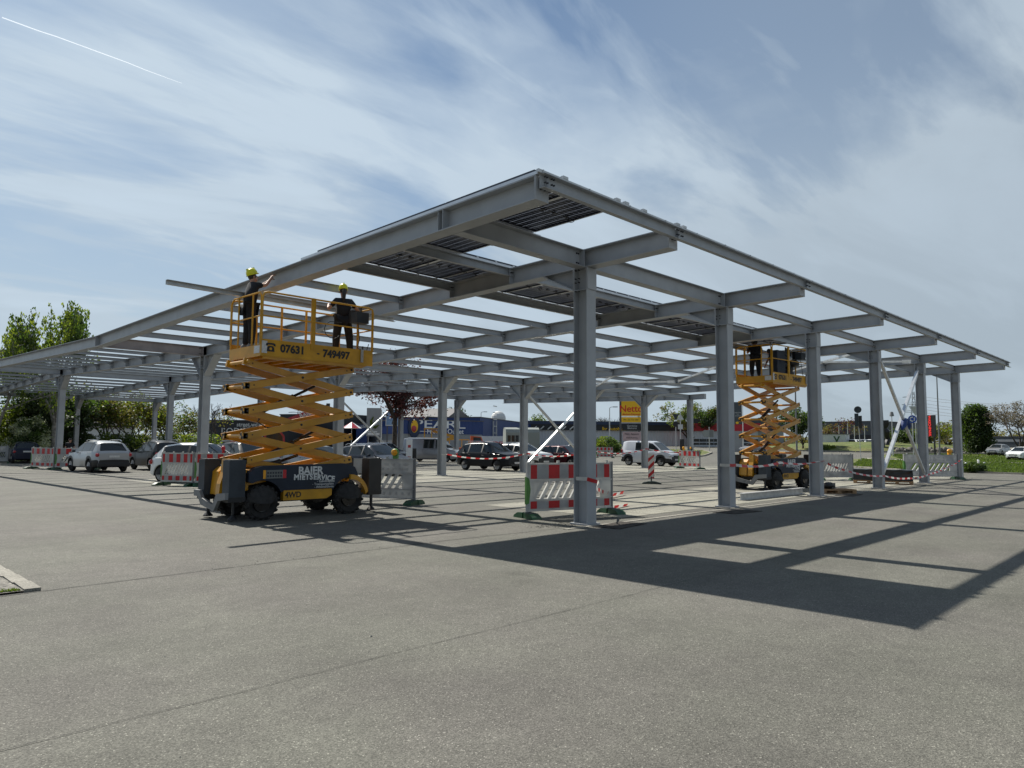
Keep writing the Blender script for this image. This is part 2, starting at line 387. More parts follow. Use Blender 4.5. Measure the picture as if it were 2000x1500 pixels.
# ------------------------------------------------------------------ canopy
S = 5.991; XK = [-3.73]+[k*S for k in range(0, 8)]          # frame positions
YB, YC, YD = 18.557, 37.723, 56.9
def zb(y):
    if y <= YB: return 5.283-.0212*y
    if y <= YC: return zb(YB)+.0201*(y-YB)
    return zb(YC)-.0201*(y-YC)
RD = .38                                                     # rafter depth
can = empty('carport_canopy', (0, 0, 0), 0, 'large unfinished grey steel carport frame with open roof bays over the car park', 'carport')
P1i = [i*YB/9 for i in range(1, 9)]; P2i = [YB+i*(YC-YB)/9 for i in range(1, 9)]; P3i = [YC+i*(YD-YC)/9 for i in range(1, 9)]
def bolts(g, x, y, z, ax='x', m=1):
    for a in (-.045, .045):
        for b in (-.09, .09):
            p = Vector((x, y, z+b)); d = Vector((0, 1, 0)) if ax == 'x' else Vector((1, 0, 0)); e = Vector((1, 0, 0)) if ax == 'x' else Vector((0, 1, 0))
            p = p+d*a; g.tube([p-e*.022, p+e*.022], .014, m, 6)
def rafter(k, ya, yb_, extra=True):
    g = MB(); X = XK[k]; h = RD/2
    g.ibeam((X, ya, zb(ya)+h), (X, yb_, zb(yb_)+h), RD, .30)
    ys = [y for y in P1i+P2i+P3i+[0, YB, YC, YD] if ya-.1 < y < yb_+.1]
    for y in ys:                                                     # web stiffeners and purlin cleats
        for sx in ((1,) if k == 0 else (-1, 1)): g.box((X+sx*.078, y, zb(y)+h), (.143, .012, RD-.04))
    for sx in (-1, 1): g.box((X+sx*.078, ya+.012, zb(ya)+h), (.143, .014, RD-.04))
    return g
for k in range(0, 8):
    if k <= 6 or k == 7:
        for ya, yb_ in ((-2.12 if k < 7 else 17.3, YB-.003), (YB+.003, YC-.003), (YC+.003, YD+.25)):
            if k == 7 and ya > YB+.1 and ya < YC-.1: pass
            if ya >= YC and k > 3: continue
            if k == 7 and ya > YC-1: continue
            e = .25 if (yb_ > YC-.01 and yb_ < YC and k > 3) else 0
            g = rafter(k, ya, yb_+e)
            if k < 7 and ya < 0:                                      # tip plate with eave purlin cleat
                g.box((XK[k], ya-.006, zb(ya)+RD/2), (.30, .012, RD)); bolts(g, XK[k], ya-.02, zb(ya)+RD*.7, 'y', 1)
                g.box((XK[k], ya-.07, zb(ya)+RD-.12), (.012, .12, .2))
            if k == 0:
                for ys_ in ((.15,) if ya < 0 else ()): 
                    [g.box((XK[0]-.078, ys_+d_, zb(ys_)+RD/2), (.143, .012, RD-.04)) for d_ in (-.12, .0)]
            g.build('rafter', [M['steel'], M['bolt']], can)
def column(X, Y, hauL, hauR, kind='I', girder=True):
    h = zb(Y); g = MB()
    g.ibeam((X, Y, .0), (X, Y, h-.004), .35, .30, 0, .02, .012, upv=(0, 1, 0))
    g.box((X, Y, .018), (.42, .46, .03))
    for z in (h-.46 if (hauL or hauR) else h-.1,):
        for sx in (-1, 1): g.box((X+sx*.078, Y, z), (.143, .31, .014))
    for sx in (-1, 1):                                               # end plates at the beam joint
        g.box((X, Y+sx*.19, h-.23), (.30, .016, .45)); 
    bolts(g, X-.12, Y+.1, h-.12); bolts(g, X-.12, Y+.1, h-.38)
    c = g.build('column', [M['steel'], M['bolt']], can)
    return c
def haunch(X, Y, s, L, H):
    g = MB(); y0 = Y+s*.2; y1 = y0+s*L
    za = zb(y0)-.003; zc = zb(y1)-.003
    b = [(y0, za), (y1, zc), (y0, za-H)]
    g.prism(b, X-.006, X+.006, ax='x')
    g.bar((X, y1, zc-.012), (X, y0, za-H-.0), .30, .018, 0, (0, 0, 1))
    g.build('haunch', M['steel'], can)
for k in range(1, 7): column(XK[k], 0, 0, 1); haunch(XK[k], 0, 1, .82, .42)
for k in range(1, 8):
    column(XK[k], YB, 1, 1)
    if k < 7:
        for s in (-1, 1): haunch(XK[k], YB, s, .85, .75)
for k in range(1, 7):
    column(XK[k], YC, 1, 1)
    for s in (-1, 1):
        if s == 1 and k > 3: continue
        haunch(XK[k], YC, s, .85, .75)
for k in range(1, 4): column(XK[k], YD, 1, 0); haunch(XK[k], YD, -1, .85, .7)
# girders over the column rows
def girder(k, Y, h=.36, w=.22, m='steel'):
    z = zb(Y)+RD-h/2-.012; g = MB(); e = .17 if h > .3 else .02
    g.ibeam((XK[k]+e, Y, z), (XK[k+1]-e, Y, z), h, w, 0, .014, .01)
    for xe, s in ((XK[k]+e, 1), (XK[k+1]-e, -1)):
        g.box((xe-s*.006, Y, z), (.012, w+.02, h+.02))
        bolts(g, xe+s*.10, Y-.02, z-h*.2, 'y', 1) if False else None
        for zz_ in (-h*.28, h*.28):
            for dx in (.05, .11): g.tube([(xe+s*dx, Y-.03, z+zz_), (xe+s*dx, Y+.03, z+zz_)], .016, 1, 6)
    return g.build('girder', [M[m], M['bolt']], can)
for k in range(0, 6): girder(k, 0, .36 if k < 2 else .22, .24 if k < 2 else .14)
for k in range(0, 7): girder(k, YB, .36 if k in (0, 1) else .26, .22, 'steel_brown' if k == 0 else 'steel')
for k in range(0, 6): girder(k, YC, .30)
for k in range(0, 3): girder(k, YD, .30)
# purlins bay by bay
def purlin_geo(g, x0, x1, Y, h=.18, w=.085, z=None):
    if Y > YB: h = .13
    z = zb(Y)+RD-h/2-.004 if z is None else z; t = .006; a, k = w/2, h/2
    g.sec((x0, Y, z), (x1, Y, z), [(-a, -k), (a, -k), (a, -k+t), (-a+t, -k+t), (-a+t, k-t), (a, k-t), (a, k), (-a, k)])
cnt = 0; rest = MB()
bays = [(k, Y) for Y in P1i for k in range(0, 6)]+[(k, Y) for Y in P2i for k in range(0, 7)]+[(k, Y) for Y in P3i for k in range(0, 3)]
bays.sort(key=lambda b: math.hypot(XK[b[0]]+3+11.8, b[1]+9.3))
for k, Y in bays:
    cnt += 1
    g = MB() if cnt <= 92 else rest
    purlin_geo(g, XK[k]+.012, XK[k+1]-.012, Y)
    for xe, s in ((XK[k], 1), (XK[k+1], -1)):
        g.box((xe+s*.10, Y+.052, zb(Y)+RD-.10), (.16, .008, .16))
        for dx in (.07, .12): g.tube([(xe+s*dx, Y-.06, zb(Y)+RD-.10), (xe+s*dx, Y+.07, zb(Y)+RD-.10)], .012, 1, 6)
    if cnt <= 92: g.build('purlin', [M['steel'], M['bolt']], can)
tag(rest.build('purlins', [M['steel'], M['bolt']], can), kind='stuff')
# eave purlins with the rail on top
YE = -2.235; ZE = zb(-2.12)+RD
for k in range(0, 6):
    g = MB(); x0 = XK[k]-(.13 if k == 0 else 0)+.008; x1 = XK[k+1]+(.75 if k == 5 else 0)-.008
    g.sec((x0, YE, ZE-.11), (x1, YE, ZE-.11), [(-.05, -.11), (.05, -.11), (.05, -.104), (-.044, -.104), (-.044, .104), (.05, .104), (.05, .11), (-.05, .11)])
    for xx in (XK[k], XK[k+1]):
        for dx in (-.1, -.05, .05, .1):
            if x0 < xx+dx < x1:
                for dz in (-.15, -.06): g.tube([(xx+dx, YE-.065, ZE+dz), (xx+dx, YE-.03, ZE+dz)], .013, 1, 6)
    g.build('eave_purlin', [M['steel'], M['bolt']], can)
g = MB(); g.box((XK[0]+17, YE+.02, ZE+.028), (34.4, .05, .05))
x = XK[0]-.1
while x < 30.3: g.box((x, YE-.012, ZE+.02), (.02, .012, .07)); x += 1.134
g.build('eave_rail', M['galv'], can)
# mounting rail on the edge rafter
g = MB(); g.bar((XK[0]-.11, -2.2, zb(-2.2)+RD+.028), (XK[0]-.11, 4.75, zb(4.75)+RD+.028), .08, .05, 0)
g.build('edge_rail', M['alu'], can)
for Y in P1i[:2]+[0]:
    g = MB(); g.bar((XK[0]+.17, Y, zb(Y)+RD+.025), (16.3 if Y > 1 else -1.4, Y, zb(Y)+RD+.025), .045, .045, 0)
    x = XK[0]+.3
    while x < (16 if Y > 1 else -1.5): g.box((x, Y+.02, zb(Y)+RD+.06), (.05, .10, .03)); x += .567
    g.build('module_rail', M['alu'], can)
g = MB()
for x in (-3.3, -1.9, -1.65, -1.1, .02, .25): g.box((x, YE+.02, ZE+.075), (.12, .06, .045))
g.build('clamp_blocks', M['galv'], can)
# diagonal braces
def brace(p0, p1, m='galv', r=.055):
    g = MB(); p0 = Vector(p0); p1 = Vector(p1); d = (p1-p0).normalized()
    g.bar(p0+d*.25, p1-d*.25, r*2, r*2)
    for a, b in ((p0, p0+d*.4), (p1, p1-d*.4)): g.bar(a, b, .012, .16, 0)
    g.build('brace', M[m], can)
brace((XK[4]+.16, .02, .25), (XK[5]-.16, .02, 5.05), 'zinc', .06); brace((XK[4]+.16, -.10, 5.05), (XK[5]-.16, -.10, .3), 'galv', .05)
brace((XK[4]+.16, YB+.05, .35), (XK[5]-.16, YB+.05, 4.4), 'zinc'); brace((XK[4]+.16, YB-.08, 4.4), (XK[5]-.16, YB-.08, .35))
brace((XK[4]+.16, YC+.05, .35), (XK[5]-.16, YC+.05, 4.9), 'zinc'); brace((XK[4]+.16, YC-.08, 4.9), (XK[5]-.16, YC-.08, .35))
for a, b in (((XK[4]+.2, .3), (XK[5]-.2, 5.9)), ((XK[4]+.2, 6.4), (XK[5]-.2, 12.2)), ((XK[4]+.2, 12.4), (XK[5]-.2, YB-.3)), ((XK[5]-.2, .3), (XK[4]+.2, 5.9)), ((XK[5]-.2, 12.4), (XK[4]+.2, YB-.3))):
    brace((a[0], a[1], zb(a[1])+.1), (b[0], b[1], zb(b[1])+.1), 'zinc', .04)

# ------------------------------------------------------------------ solar panels
def cellmat():
    m = bpy.data.materials.new('solar_glass'); m.use_nodes = True; t = m.node_tree; b = t.nodes['Principled BSDF']; out = t.nodes['Material Output']
    b.inputs['Base Color'].default_value = (.006, .008, .018, 1); b.inputs['Roughness'].default_value = .3; b.inputs['Specular IOR Level'].default_value = .15
    c = t.nodes.new('ShaderNodeTexCoord'); s = t.nodes.new('ShaderNodeSeparateXYZ'); t.links.new(c.outputs['Object'], s.inputs[0])
    def line(o, pitch, w):
        a = t.nodes.new('ShaderNodeMath'); a.operation = 'MULTIPLY'; a.inputs[1].default_value = 1/pitch; t.links.new(o, a.inputs[0])
        f = t.nodes.new('ShaderNodeMath'); f.operation = 'FRACT'; t.links.new(a.outputs[0], f.inputs[0])
        l = t.nodes.new('ShaderNodeMath'); l.operation = 'LESS_THAN'; l.inputs[1].default_value = w/pitch; t.links.new(f.outputs[0], l.inputs[0]); return l.outputs[0]
    mxx = t.nodes.new('ShaderNodeMath'); mxx.operation = 'MAXIMUM'; t.links.new(line(s.outputs[0], .182, .012), mxx.inputs[0]); t.links.new(line(s.outputs[1], .091, .006), mxx.inputs[1])
    tl = t.nodes.new('ShaderNodeBsdfTranslucent'); tl.inputs[0].default_value = (.34, .36, .40, 1)
    ms = t.nodes.new('ShaderNodeMixShader'); t.links.new(mxx.outputs[0], ms.inputs[0]); t.links.new(b.outputs[0], ms.inputs[1]); t.links.new(tl.outputs[0], ms.inputs[2]); t.links.new(ms.outputs[0], out.inputs[0])
    M['solar'] = m
cellmat()
ORD = ['first', 'second', 'third', 'fourth', 'fifth', 'sixth', 'seventh', 'eighth', 'ninth', 'tenth', 'eleventh', 'twelfth', 'thirteenth', 'fourteenth', 'fifteenth', 'sixteenth', 'seventeenth', 'eighteenth']
PWx, PLy = 1.130, 2.058
def panel():
    r = empty('solar_panel', (0, 0, 0))
    g = MB(); a, b = PWx/2, PLy/2
    for s in (-1, 1): g.box((s*(a-.015), 0, 0), (.03, PLy, .035)); g.box((0, s*(b-.015), 0), (PWx-.06, .03, .035))
    for s in (-1, 1): g.box((s*(a-.017), 0, -.0205), (.034, PLy, .005), 1); g.box((0, s*(b-.017), -.0205), (PWx-.068, .034, .005), 1)
    g.build('frame', [M['darkframe'], M['alu']], r)
    g = MB(); g.box((0, 0, .006), (PWx-.064, PLy-.064, .006)); g.build('glass', M['solar'], r)
    for x in (-.3, 0, .3): g = MB(); g.box((x, .02, -.012), (.10, .05, .02)); g.build('junction_box', M['black'], r)
    rnd = random.Random(3)
    for s in (-1, 1):
        p = Vector((s*.32, .02, -.018)); pts = [p]
        for i in range(9): p = p+Vector((s*rnd.uniform(-.02, .05), rnd.uniform(-.07, .07), 0)); p.z = -.03-.05*math.sin(i/8*math.pi); pts.append(p.copy())
        g = MB(); g.tube(pts, .006, 0, 5); g.build('cable', M['black'], r)
    return r
pp = None
def put_panel(x, yc, label):
    global pp
    if pp is None: pp = panel(); o = pp
    else: o = copy_tree(pp)
    o.location = (x, yc, zb(yc)+RD+.082); o.rotation_euler = (math.atan(-.0212), 0, 0)
    tag(o, label, 'solar panel', 'solar panels laid on the canopy')
PX0 = XK[0]-.12+PWx/2; st = YB/9
for i in range(2):
    put_panel(PX0+i*1.134, -st/2-.02, 'dark solar panel beside the front corner of the roof, %s' % ('outer one on the edge rafter' if i == 0 else 'inner one next to open sky'))
for i in range(2):
    put_panel(PX0+i*1.134, st/2, 'dark solar panel in the second roof strip, %s' % ('outer one on the edge rafter' if i == 0 else 'inner one next to open sky'))
for i in range(18):
    put_panel(PX0+i*1.134, st*1.5, 'dark solar panel in the long third strip of the roof, %s from the edge rafter' % ORD[i])

# ------------------------------------------------------------------ scissor lifts
def wheel_geo(r, w, lug=True):
    g = MB(); g.lathe((0, 0, 0), (0, 1, 0), [(-w/2, r*.55), (-w/2, r*.86), (-w*.36, r*.97), (w*.36, r*.97), (w/2, r*.86), (w/2, r*.55)], 0, 32)
    if lug:
        n = 18
        for i in range(n):
            for s in (-1, 1):
                a = 2*math.pi*(i+(.5 if s > 0 else 0))/n; Mx = Matrix.Rotation(a, 3, 'Y') @ Matrix.Rotation(s*.5, 3, 'Z')
                p = Matrix.Rotation(a, 3, 'Y') @ Vector((0, 0, r*.975)); g.box((p.x, s*w*.26, p.z), (.045, w*.46, .045), 0, Matrix.Rotation(a, 3, 'Y') @ Matrix.Rotation(s*.45, 3, 'Z'))
    return g
def lift(loc, rz, zp, label, n=5):
    L = empty('scissor_lift', loc, rz, label, 'scissor lift', 'yellow scissor lifts')
    g = MB(); g.bx((-1.25, -.5, .34), (1.22, .5, .60), 0); g.bx((-1.0, -.55, .6), (1.05, .55, .68)); g.build('chassis', M['black'], L)
    # side covers with wheel arches
    def arc(cx, r, a0, a1, n=9): return [(cx+r*math.cos(R(a0+(a1-a0)*i/n)), .36+r*math.sin(R(a0+(a1-a0)*i/n))) for i in range(n+1)]
    top = [(-1.36, .80), (-1.36, .98), (-1.22, 1.10), (-1.05, 1.13), (.95, 1.15), (1.22, 1.07), (1.30, .92), (1.30, .86)]
    low = arc(1.07, .47, 62, 155)+[(.62, .60), (-.55, .60)]+arc(-1.05, .47, 25, 118)
    for s in (-1, 1):
        y0, y1 = sorted((s*.745, s*.60)); g = MB(); g.prism(top+low, y0, y1); c = g.build('side_cover', M['navy'], L)
        g = MB(); g.prism([(-.56, .38), (.50, .38), (.63, .45), (.63, .598), (-.56, .598)], y0+.02, y1-.0 if s > 0 else y1); g.build('skirt', M['yellow2'], L)
    g = MB(); g.bx((-1.34, -.6, 1.0), (1.2, .6, 1.03)); g.bx((-1.38, -.60, .62), (-1.30, .60, 1.04)); g.build('cover_frame', M['yellow'], L)
    for x in (-1.05, 1.07):
        for s in (-1, 1):
            w = wheel_geo(.36, .27).build('wheel', M['rubber'], L, 30); w.location = (x, s*.66, .36)
            h = MB(); h.lathe((0, 0, 0), (0, s, 0), [(-.06, .2), (.06, .2), (.10, .19), (.07, .17), (.03, .15), (.03, .07), (.10, .06), (.10, .001)], 0, 20)
            for i in range(6): a = i*math.pi/3; h.tube([(.11*math.cos(a), s*.03, .11*math.sin(a)), (.11*math.cos(a), s*.055, .11*math.sin(a))], .014, 0, 6)
            h.build('hub', M['blackgloss'], w, 30)
    # fender over the right wheels
    for s in (-1, 1):
        g = MB(); ar = [(1.07+.43*math.cos(R(a)), .36+.43*math.sin(R(a))) for a in range(10, 100, 10)]; ar2 = [(1.07+.50*math.cos(R(a)), .40+.50*math.sin(R(a))) for a in range(90, 0, -10)]
        g.prism(ar+ar2, s*.60, s*.80); g.build('fender', M['yellow'], L, 40)
    # outrigger housings
    for sx in (-1, 1):
        for s in (-1, 1):
            x0 = sx*(1.43 if sx < 0 else 1.62); x1 = x0+sx*.35
            g = MB(); a, b = sorted((x0, x1)); p, q = sorted((s*.74, s*.44)); g.bx((a, p, .50), (b, q, 1.25)); g.bx((a+.02, p+.02, 1.25), (b-.02, q-.02, 1.265)); g.bx((a-.01, p-.01, .40), (b+.01, q+.01, .50), 1)
            g.build('outrigger_box', [M['dgrey'] if sx < 0 else M['black'], M['black']], L)
            g = MB(); xm = (a+b)/2; ym = (p+q)/2; g.tube([(xm, ym, .13), (xm, ym, .45)], .035); g.lathe((xm, ym, .03), (0, 0, 1), [(0, .10), (.02, .10), (.09, .04), (.1, .03)], 0, 14); g.build('outrigger_foot', M['black'], L)
    g = MB(); xb = -1.86
    g.prism([(.76, .60), (.50, .60), (.36, .44), (-.18, .33), (-.34, .56), (-.76, .60), (-.76, .46), (-.42, .42), (-.24, .20), (.40, .30), (.56, .47), (.76, .47)], xb, xb+.07, ax='x'); g.build('bumper', M['mgrey'], L)
    g = MB(); g.prism([(-1.44, .45), (-1.72, .52), (-1.70, .75), (-1.62, 1.0), (-1.60, 1.27), (-1.5, 1.27), (-1.40, .8)], -.16, .02); g.prism([(-1.44, .45), (-1.66, .52), (-1.62, 1.0), (-1.5, 1.1)], .1, .4); g.build('entry_step', M['yellow'], L)
    g = MB(); g.bx((1.25, -.5, .4), (1.62, .5, .5)); g.bx((-1.5, -.5, .4), (-1.25, .5, .52)); g.bx((-1.6, -.25, .6), (-1.36, .45, .95)); g.build('end_frame', M['black'], L)
    # scissor stack
    zs = [.70+(zp-.06-.70)*i/n for i in range(n+1)]; zs[0] = .78
    xl, xr = -1.34, 1.20
    for i in range(n):
        z0, z1 = zs[i], zs[i+1]
        for s in (-1, 1):
            for kind, yy in (('u', .50), ('d', .40)):
                a, b = (z0, z1) if kind == 'u' else (z1, z0); g = MB()
                p0 = Vector((xl, s*yy, a)); p1 = Vector((xr, s*yy, b)); d = (p1-p0).normalized()
                g.bar(p0-d*.07, p1+d*.07, .06, .145)
                for q in (p0, p1, (p0+p1)/2): g.tube([q-Vector((0, .045, 0)), q+Vector((0, .045, 0))], .026, 1, 10)
                for q in (p0+d*.13, p1-d*.13): g.tube([q-Vector((0, .038, 0)), q+Vector((0, .038, 0))], .015, 1, 8)
                g.build('scissor_arm', [M['yellow'], M['black']], L)
        for x, z in ((xl, z1), (xr, z1), ((xl+xr)/2, (z0+z1)/2)):
            g = MB(); g.tube([(x, -.52, z), (x, .52, z)], .038, 0, 10); g.build('cross_tube', M['yellow'], L, 30)
        if i < n-1:
            g = MB()
            for s in (-1, 1): g.box((xl-.02, s*.45, z1), (.10, .16, .12))
            g.build('pivot_block', M['black'], L)
    def cyl(a, b):
        a = Vector(a); b = Vector(b); m_ = a.lerp(b, .58); g = MB(); g.tube([a, m_], .055, 0, 12); g.tube([m_, b], .032, 1, 10); g.tube([a+Vector((0, -.1, 0)), a+Vector((0, .1, 0))], .05, 0, 10)
        g.build('hydraulic_cylinder', [M['black'], M['blackgloss']], L, 30)
    h = (zs[2]-zs[1])
    cyl((-.75, .0, zs[1]+h*2.05), (.55, .0, zs[1]+h*3.25)); cyl((-.62, .12, zs[1]+h*.1), (.62, .12, zs[1]+h*1.25)); cyl((-.9, -.1, zs[0]+.25), (.1, -.1, zs[1]+h*.2))
    g = MB()
    for k in range(3): g.tube([(-.95+.03*k, -.3, zs[3]-.1), (-1.0, -.32, zs[3]-.22), (-.8, -.34, zs[3]-.34), (-.55, -.3, zs[3]-.36+.02*k), (-.2, -.28, zs[2]+.2)], .012, 0, 6)
    g.build('hose', M['black'], L, 40)
    # platform
    x0, x1, y0, y1 = -1.20, 1.64, -.75, .73; zd = zp+.26
    P = MB(); P.bx((x0+.03, y0+.04, zp+.10), (x1-.03, y1-.04, zd)); P.prism([(x0+.1, zp+.1), (x0+.05, zp), (x1-.3, zp-.02), (x1-.02, zp+.1)], y0+.02, y0+.06); P.prism([(x0+.1, zp+.1), (x0+.05, zp), (x1-.3, zp-.02), (x1-.02, zp+.1)], y1-.06, y1-.02)
    for k in range(7): P.bx((x0+.2+.38*k, y0+.06, zp+.03), (x0+.26+.38*k, y1-.06, zp+.10))
    P.build('platform', M['yellow'], L)
    g = MB(); g.bx((x0, y0, zp+.07), (x1, y0+.025, zp+.42)); g.bx((x0, y1-.025, zp+.07), (x1, y1, zp+.42)); g.bx((x1-.025, y0+.025, zp+.07), (x1, y1-.025, zp+.42)); g.bx((x0, y0+.025, zp+.05), (x0+.025, y1-.025, zp+.30)); g.bx((x0-.012, y0, zp+.05), (x1+.01, y0+.03, zp+.068)); g.build('toe_board', M['yellow2'], L)
    zt, zm_ = zp+1.44, zp+.92
    def rail(pts, r=.021): 
        g = MB(); g.tube(pts, r, 0, 8); g.build('guard_rail', M['yellow2'], L, 40)
    rail([(x0+.01, y0, zp+.40), (x0+.01, y0, zt-.12), (x0+.04, y0, zt-.03), (x0+.13, y0, zt), (x1-.13, y0, zt), (x1-.04, y0, zt-.03), (x1-.01, y0, zt-.12), (x1-.01, y0, zp+.40)])
    rail([(x0+.01, y1, zp+.40), (x0+.01, y1, zt-.12), (x0+.04, y1, zt-.03), (x0+.13, y1, zt), (x1-.13, y1, zt), (x1-.01, y1, zt-.10), (x1-.01, y1, zp+.40)])
    for y in (y0, y1): rail([(x0, y, zm_), (x1, y, zm_)], .017)
    for x in (x0+.01, x1-.01):
        rail([(x, y0, zm_), (x, y1, zm_)], .017)
    rail([(x1-.01, y0+.03, zp+.40), (x1-.01, y0+.03, zt-.03), (x1-.01, y0+.12, zt), (x1-.01, y1-.12, zt), (x1-.01, y1-.03, zt-.05), (x1-.01, y1-.03, zp+.40)])
    # entry gate at the end: two inner frames and a chain gap
    rail([(x0, y0+.04, zp+.3), (x0, y0+.04, zt-.10), (x0, y0+.12, zt-.01), (x0, y1-.16, zt-.01), (x0, y1-.05, zt-.10), (x0, y1-.05, zp+.3)])
    for y in (y0+.42, y1-.40): rail([(x0, y, zp+.3), (x0, y, zt-.02)], .02)
    g = MB()
    g.bx((x0+1.18, y0-.012, zp+.30), (x0+1.28, y0+.03, zt+.02)); g.build('rail_post', M['yellow2'], L)
    for x, y in ((x0+.62, y1), (x0+1.25, y1), (x0+1.9, y1), (x1-.1, y0+.5)):
        g = MB(); g.bx((x-.022, y-.018, zp+.30), (x+.022, y+.018, zt)); g.build('rail_post', M['yellow2'], L)
    g = MB(); g.bx((x1-.40, y0+.10, zt-.36), (x1-.06, y0+.36, zt-.10)); g.bx((x1-.36, y0+.36, zt-.33), (x1-.1, y0+.50, zt-.03), 1); g.tube([(x1-.22, y0+.2, zt-.1), (x1-.22, y0+.2, zt+.03)], .02, 1); g.build('control_box', [M['dgrey'], M['black']], L)
    g = MB()
    g.tube([(x1-.3, y0+.2, zt-.36), (x1-.28, y0+.15, zt-.75), (x1-.38, y0+.08, zt-.98), (x1-.12, y0+.1, zt-1.05), (x1-.05, y0+.1, zt-.85)], .010, 0, 6)
    g.tube([(x1-.75, y0+.2, zm_+.12)]+[(x1-1.05+.22*math.cos(a/10*6.28), y0+.1, zm_-.1+.2*math.sin(a/10*6.28)) for a in range(2, 10)], .009, 0, 6)
    g.build('cable', M['black'], L, 40)
    g = MB(); g.tube([(x1-.32, y0-.03, zp+.12), (x1-.32, y0-.03, zp+.38), (x1-.31, y0-.03, zp+.41)], .033, 0, 10); g.tube([(x1-.31, y0-.03, zp+.41), (x1-.31, y0-.03, zp+.50)], .016, 1, 8); g.build('spray_bottle', [M['plastic_w'], M['black']], L, 40)
    g = MB(); g.bx((x0+.02, y0-.006, zp+.12), (x0+.14, y0, zp+.38)); g.bx((x0-.006, y0+.05, zp+.12), (x0, y0+.3, zp+.28)); g.build('decal', M['plate'], L)
    # lettering
    F = dg(90, 0, 0); yt = y0-.004
    text('lettering', '07631', .235, M['black'], L, (-.46, yt, zp+.245), F, bold=.010)
    text('lettering', '-', .22, M['black'], L, (.17, yt, zp+.235), F, bold=.004)
    text('lettering', '749497', .235, M['black'], L, (.64, yt, zp+.235), F, bold=.010)
    g = MB(); x = -.98; z = zp+.245
    g.prism([(x-.09, z-.085), (x+.09, z-.085), (x+.08, z+.0), (x+.045, z+.035), (x-.045, z+.035), (x-.08, z+.0)], yt-.003, yt+.002)
    g.prism([(x-.115, z+.035), (x-.07, z+.035), (x-.06, z+.062), (x+.06, z+.062), (x+.07, z+.035), (x+.115, z+.035), (x+.105, z+.085), (x+.07, z+.10), (x-.07, z+.10), (x-.105, z+.085)], yt-.003, yt+.002)
    g.build('telephone_symbol', M['black'], L)
    g = MB(); g.lathe((x, yt-.004, z-.025), (0, -1, 0), [(0, .03), (.002, .03)], 0, 14); g.build('telephone_dial', M['yellow2'], L)
    yc = -.749
    text('lettering', 'BAIER', .235, M['lettering'], L, (.07, yc, 1.0), F, bold=.008)
    s_ = 'MIETSERVICE'; wd = [.11, .05, .085, .085, .085, .085, .095, .085, .05, .09, .085]; xx = -.33
    for i, c in enumerate(s_):
        t = i/10; z = .865-.10*max(0, t-.35)**1.6*1.2; text('lettering', c, .165, M['lettering'], L, (xx+wd[i]/2, yc, z), (R(90), R(14*max(0, t-.4)), 0), bold=.007); xx += wd[i]*1.13
    for i, c in enumerate(('- Gabelstapler', '- Transportgeräte', '- Arbeitsbühnen')):
        text('lettering', c, .075, M['lettering'], L, (.66, yc, .765-.062*i), F, align='RIGHT')
    text('lettering', '4WD', .17, M['black'], L, (-.33, -.727, .49), F, bold=.004)
    g = MB(); g.bx((-.98, -.752, .86), (-.60, -.748, 1.04)); g.bx((-1.05, -.752, .86), (-.99, -.748, 1.04), 1)
    g.bx((-.60, -.752, .86), (-.52, -.748, 1.04), 2)
    for i in range(6):
        for j in range(2): g.bx((-.96+.06*i, -.755, .89+.07*j), (-.925+.06*i, -.753, .93+.07*j), 3)
    g.build('sticker', [M['glasslight'], M['amber'], M['lampred'], M['navy']], L)
    return L
lift((-3.35, 5.85, 0), 0, 3.40, 'yellow scissor lift raised high beside the roof edge, two workers on its platform')
lift((14.85, 2.78, 0), R(-4), 3.86, 'yellow scissor lift raised between the grey columns on the right, under the solar panels')

# ------------------------------------------------------------------ people
def skinned(name, J, E_, mat_, parent, sub=1, extra=None):
    names = list(J); idx = {n: i for i, n in enumerate(names)}
    me = bpy.data.meshes.new('tmp'); me.from_pydata([J[n][:3] for n in names], [(idx[a], idx[b]) for a, b in E_], [])
    o = bpy.data.objects.new('tmp', me); C.objects.link(o); md = o.modifiers.new('Skin', 'SKIN'); md.use_smooth_shade = True
    for i, n in enumerate(names):
        r = J[n][3]; v = me.skin_vertices[0].data[i]; v.radius = (r, J[n][4] if len(J[n]) > 4 else r); v.use_root = (i == 0)
    s = o.modifiers.new('Sub', 'SUBSURF'); s.levels = sub; s.render_levels = sub
    bpy.context.view_layer.update()
    m2 = bpy.data.meshes.new_from_object(o.evaluated_get(bpy.context.evaluated_depsgraph_get()))
    bpy.data.objects.remove(o)
    if extra:
        bm = bmesh.new(); bm.from_mesh(m2); t = bpy.data.meshes.new('t'); t.from_pydata(extra.v, [], extra.f); bm.from_mesh(t); bm.to_mesh(m2); bm.free()
    m2.materials.clear(); m2.materials.append(M[mat_]); m2.shade_smooth()
    return link(name, m2, parent)
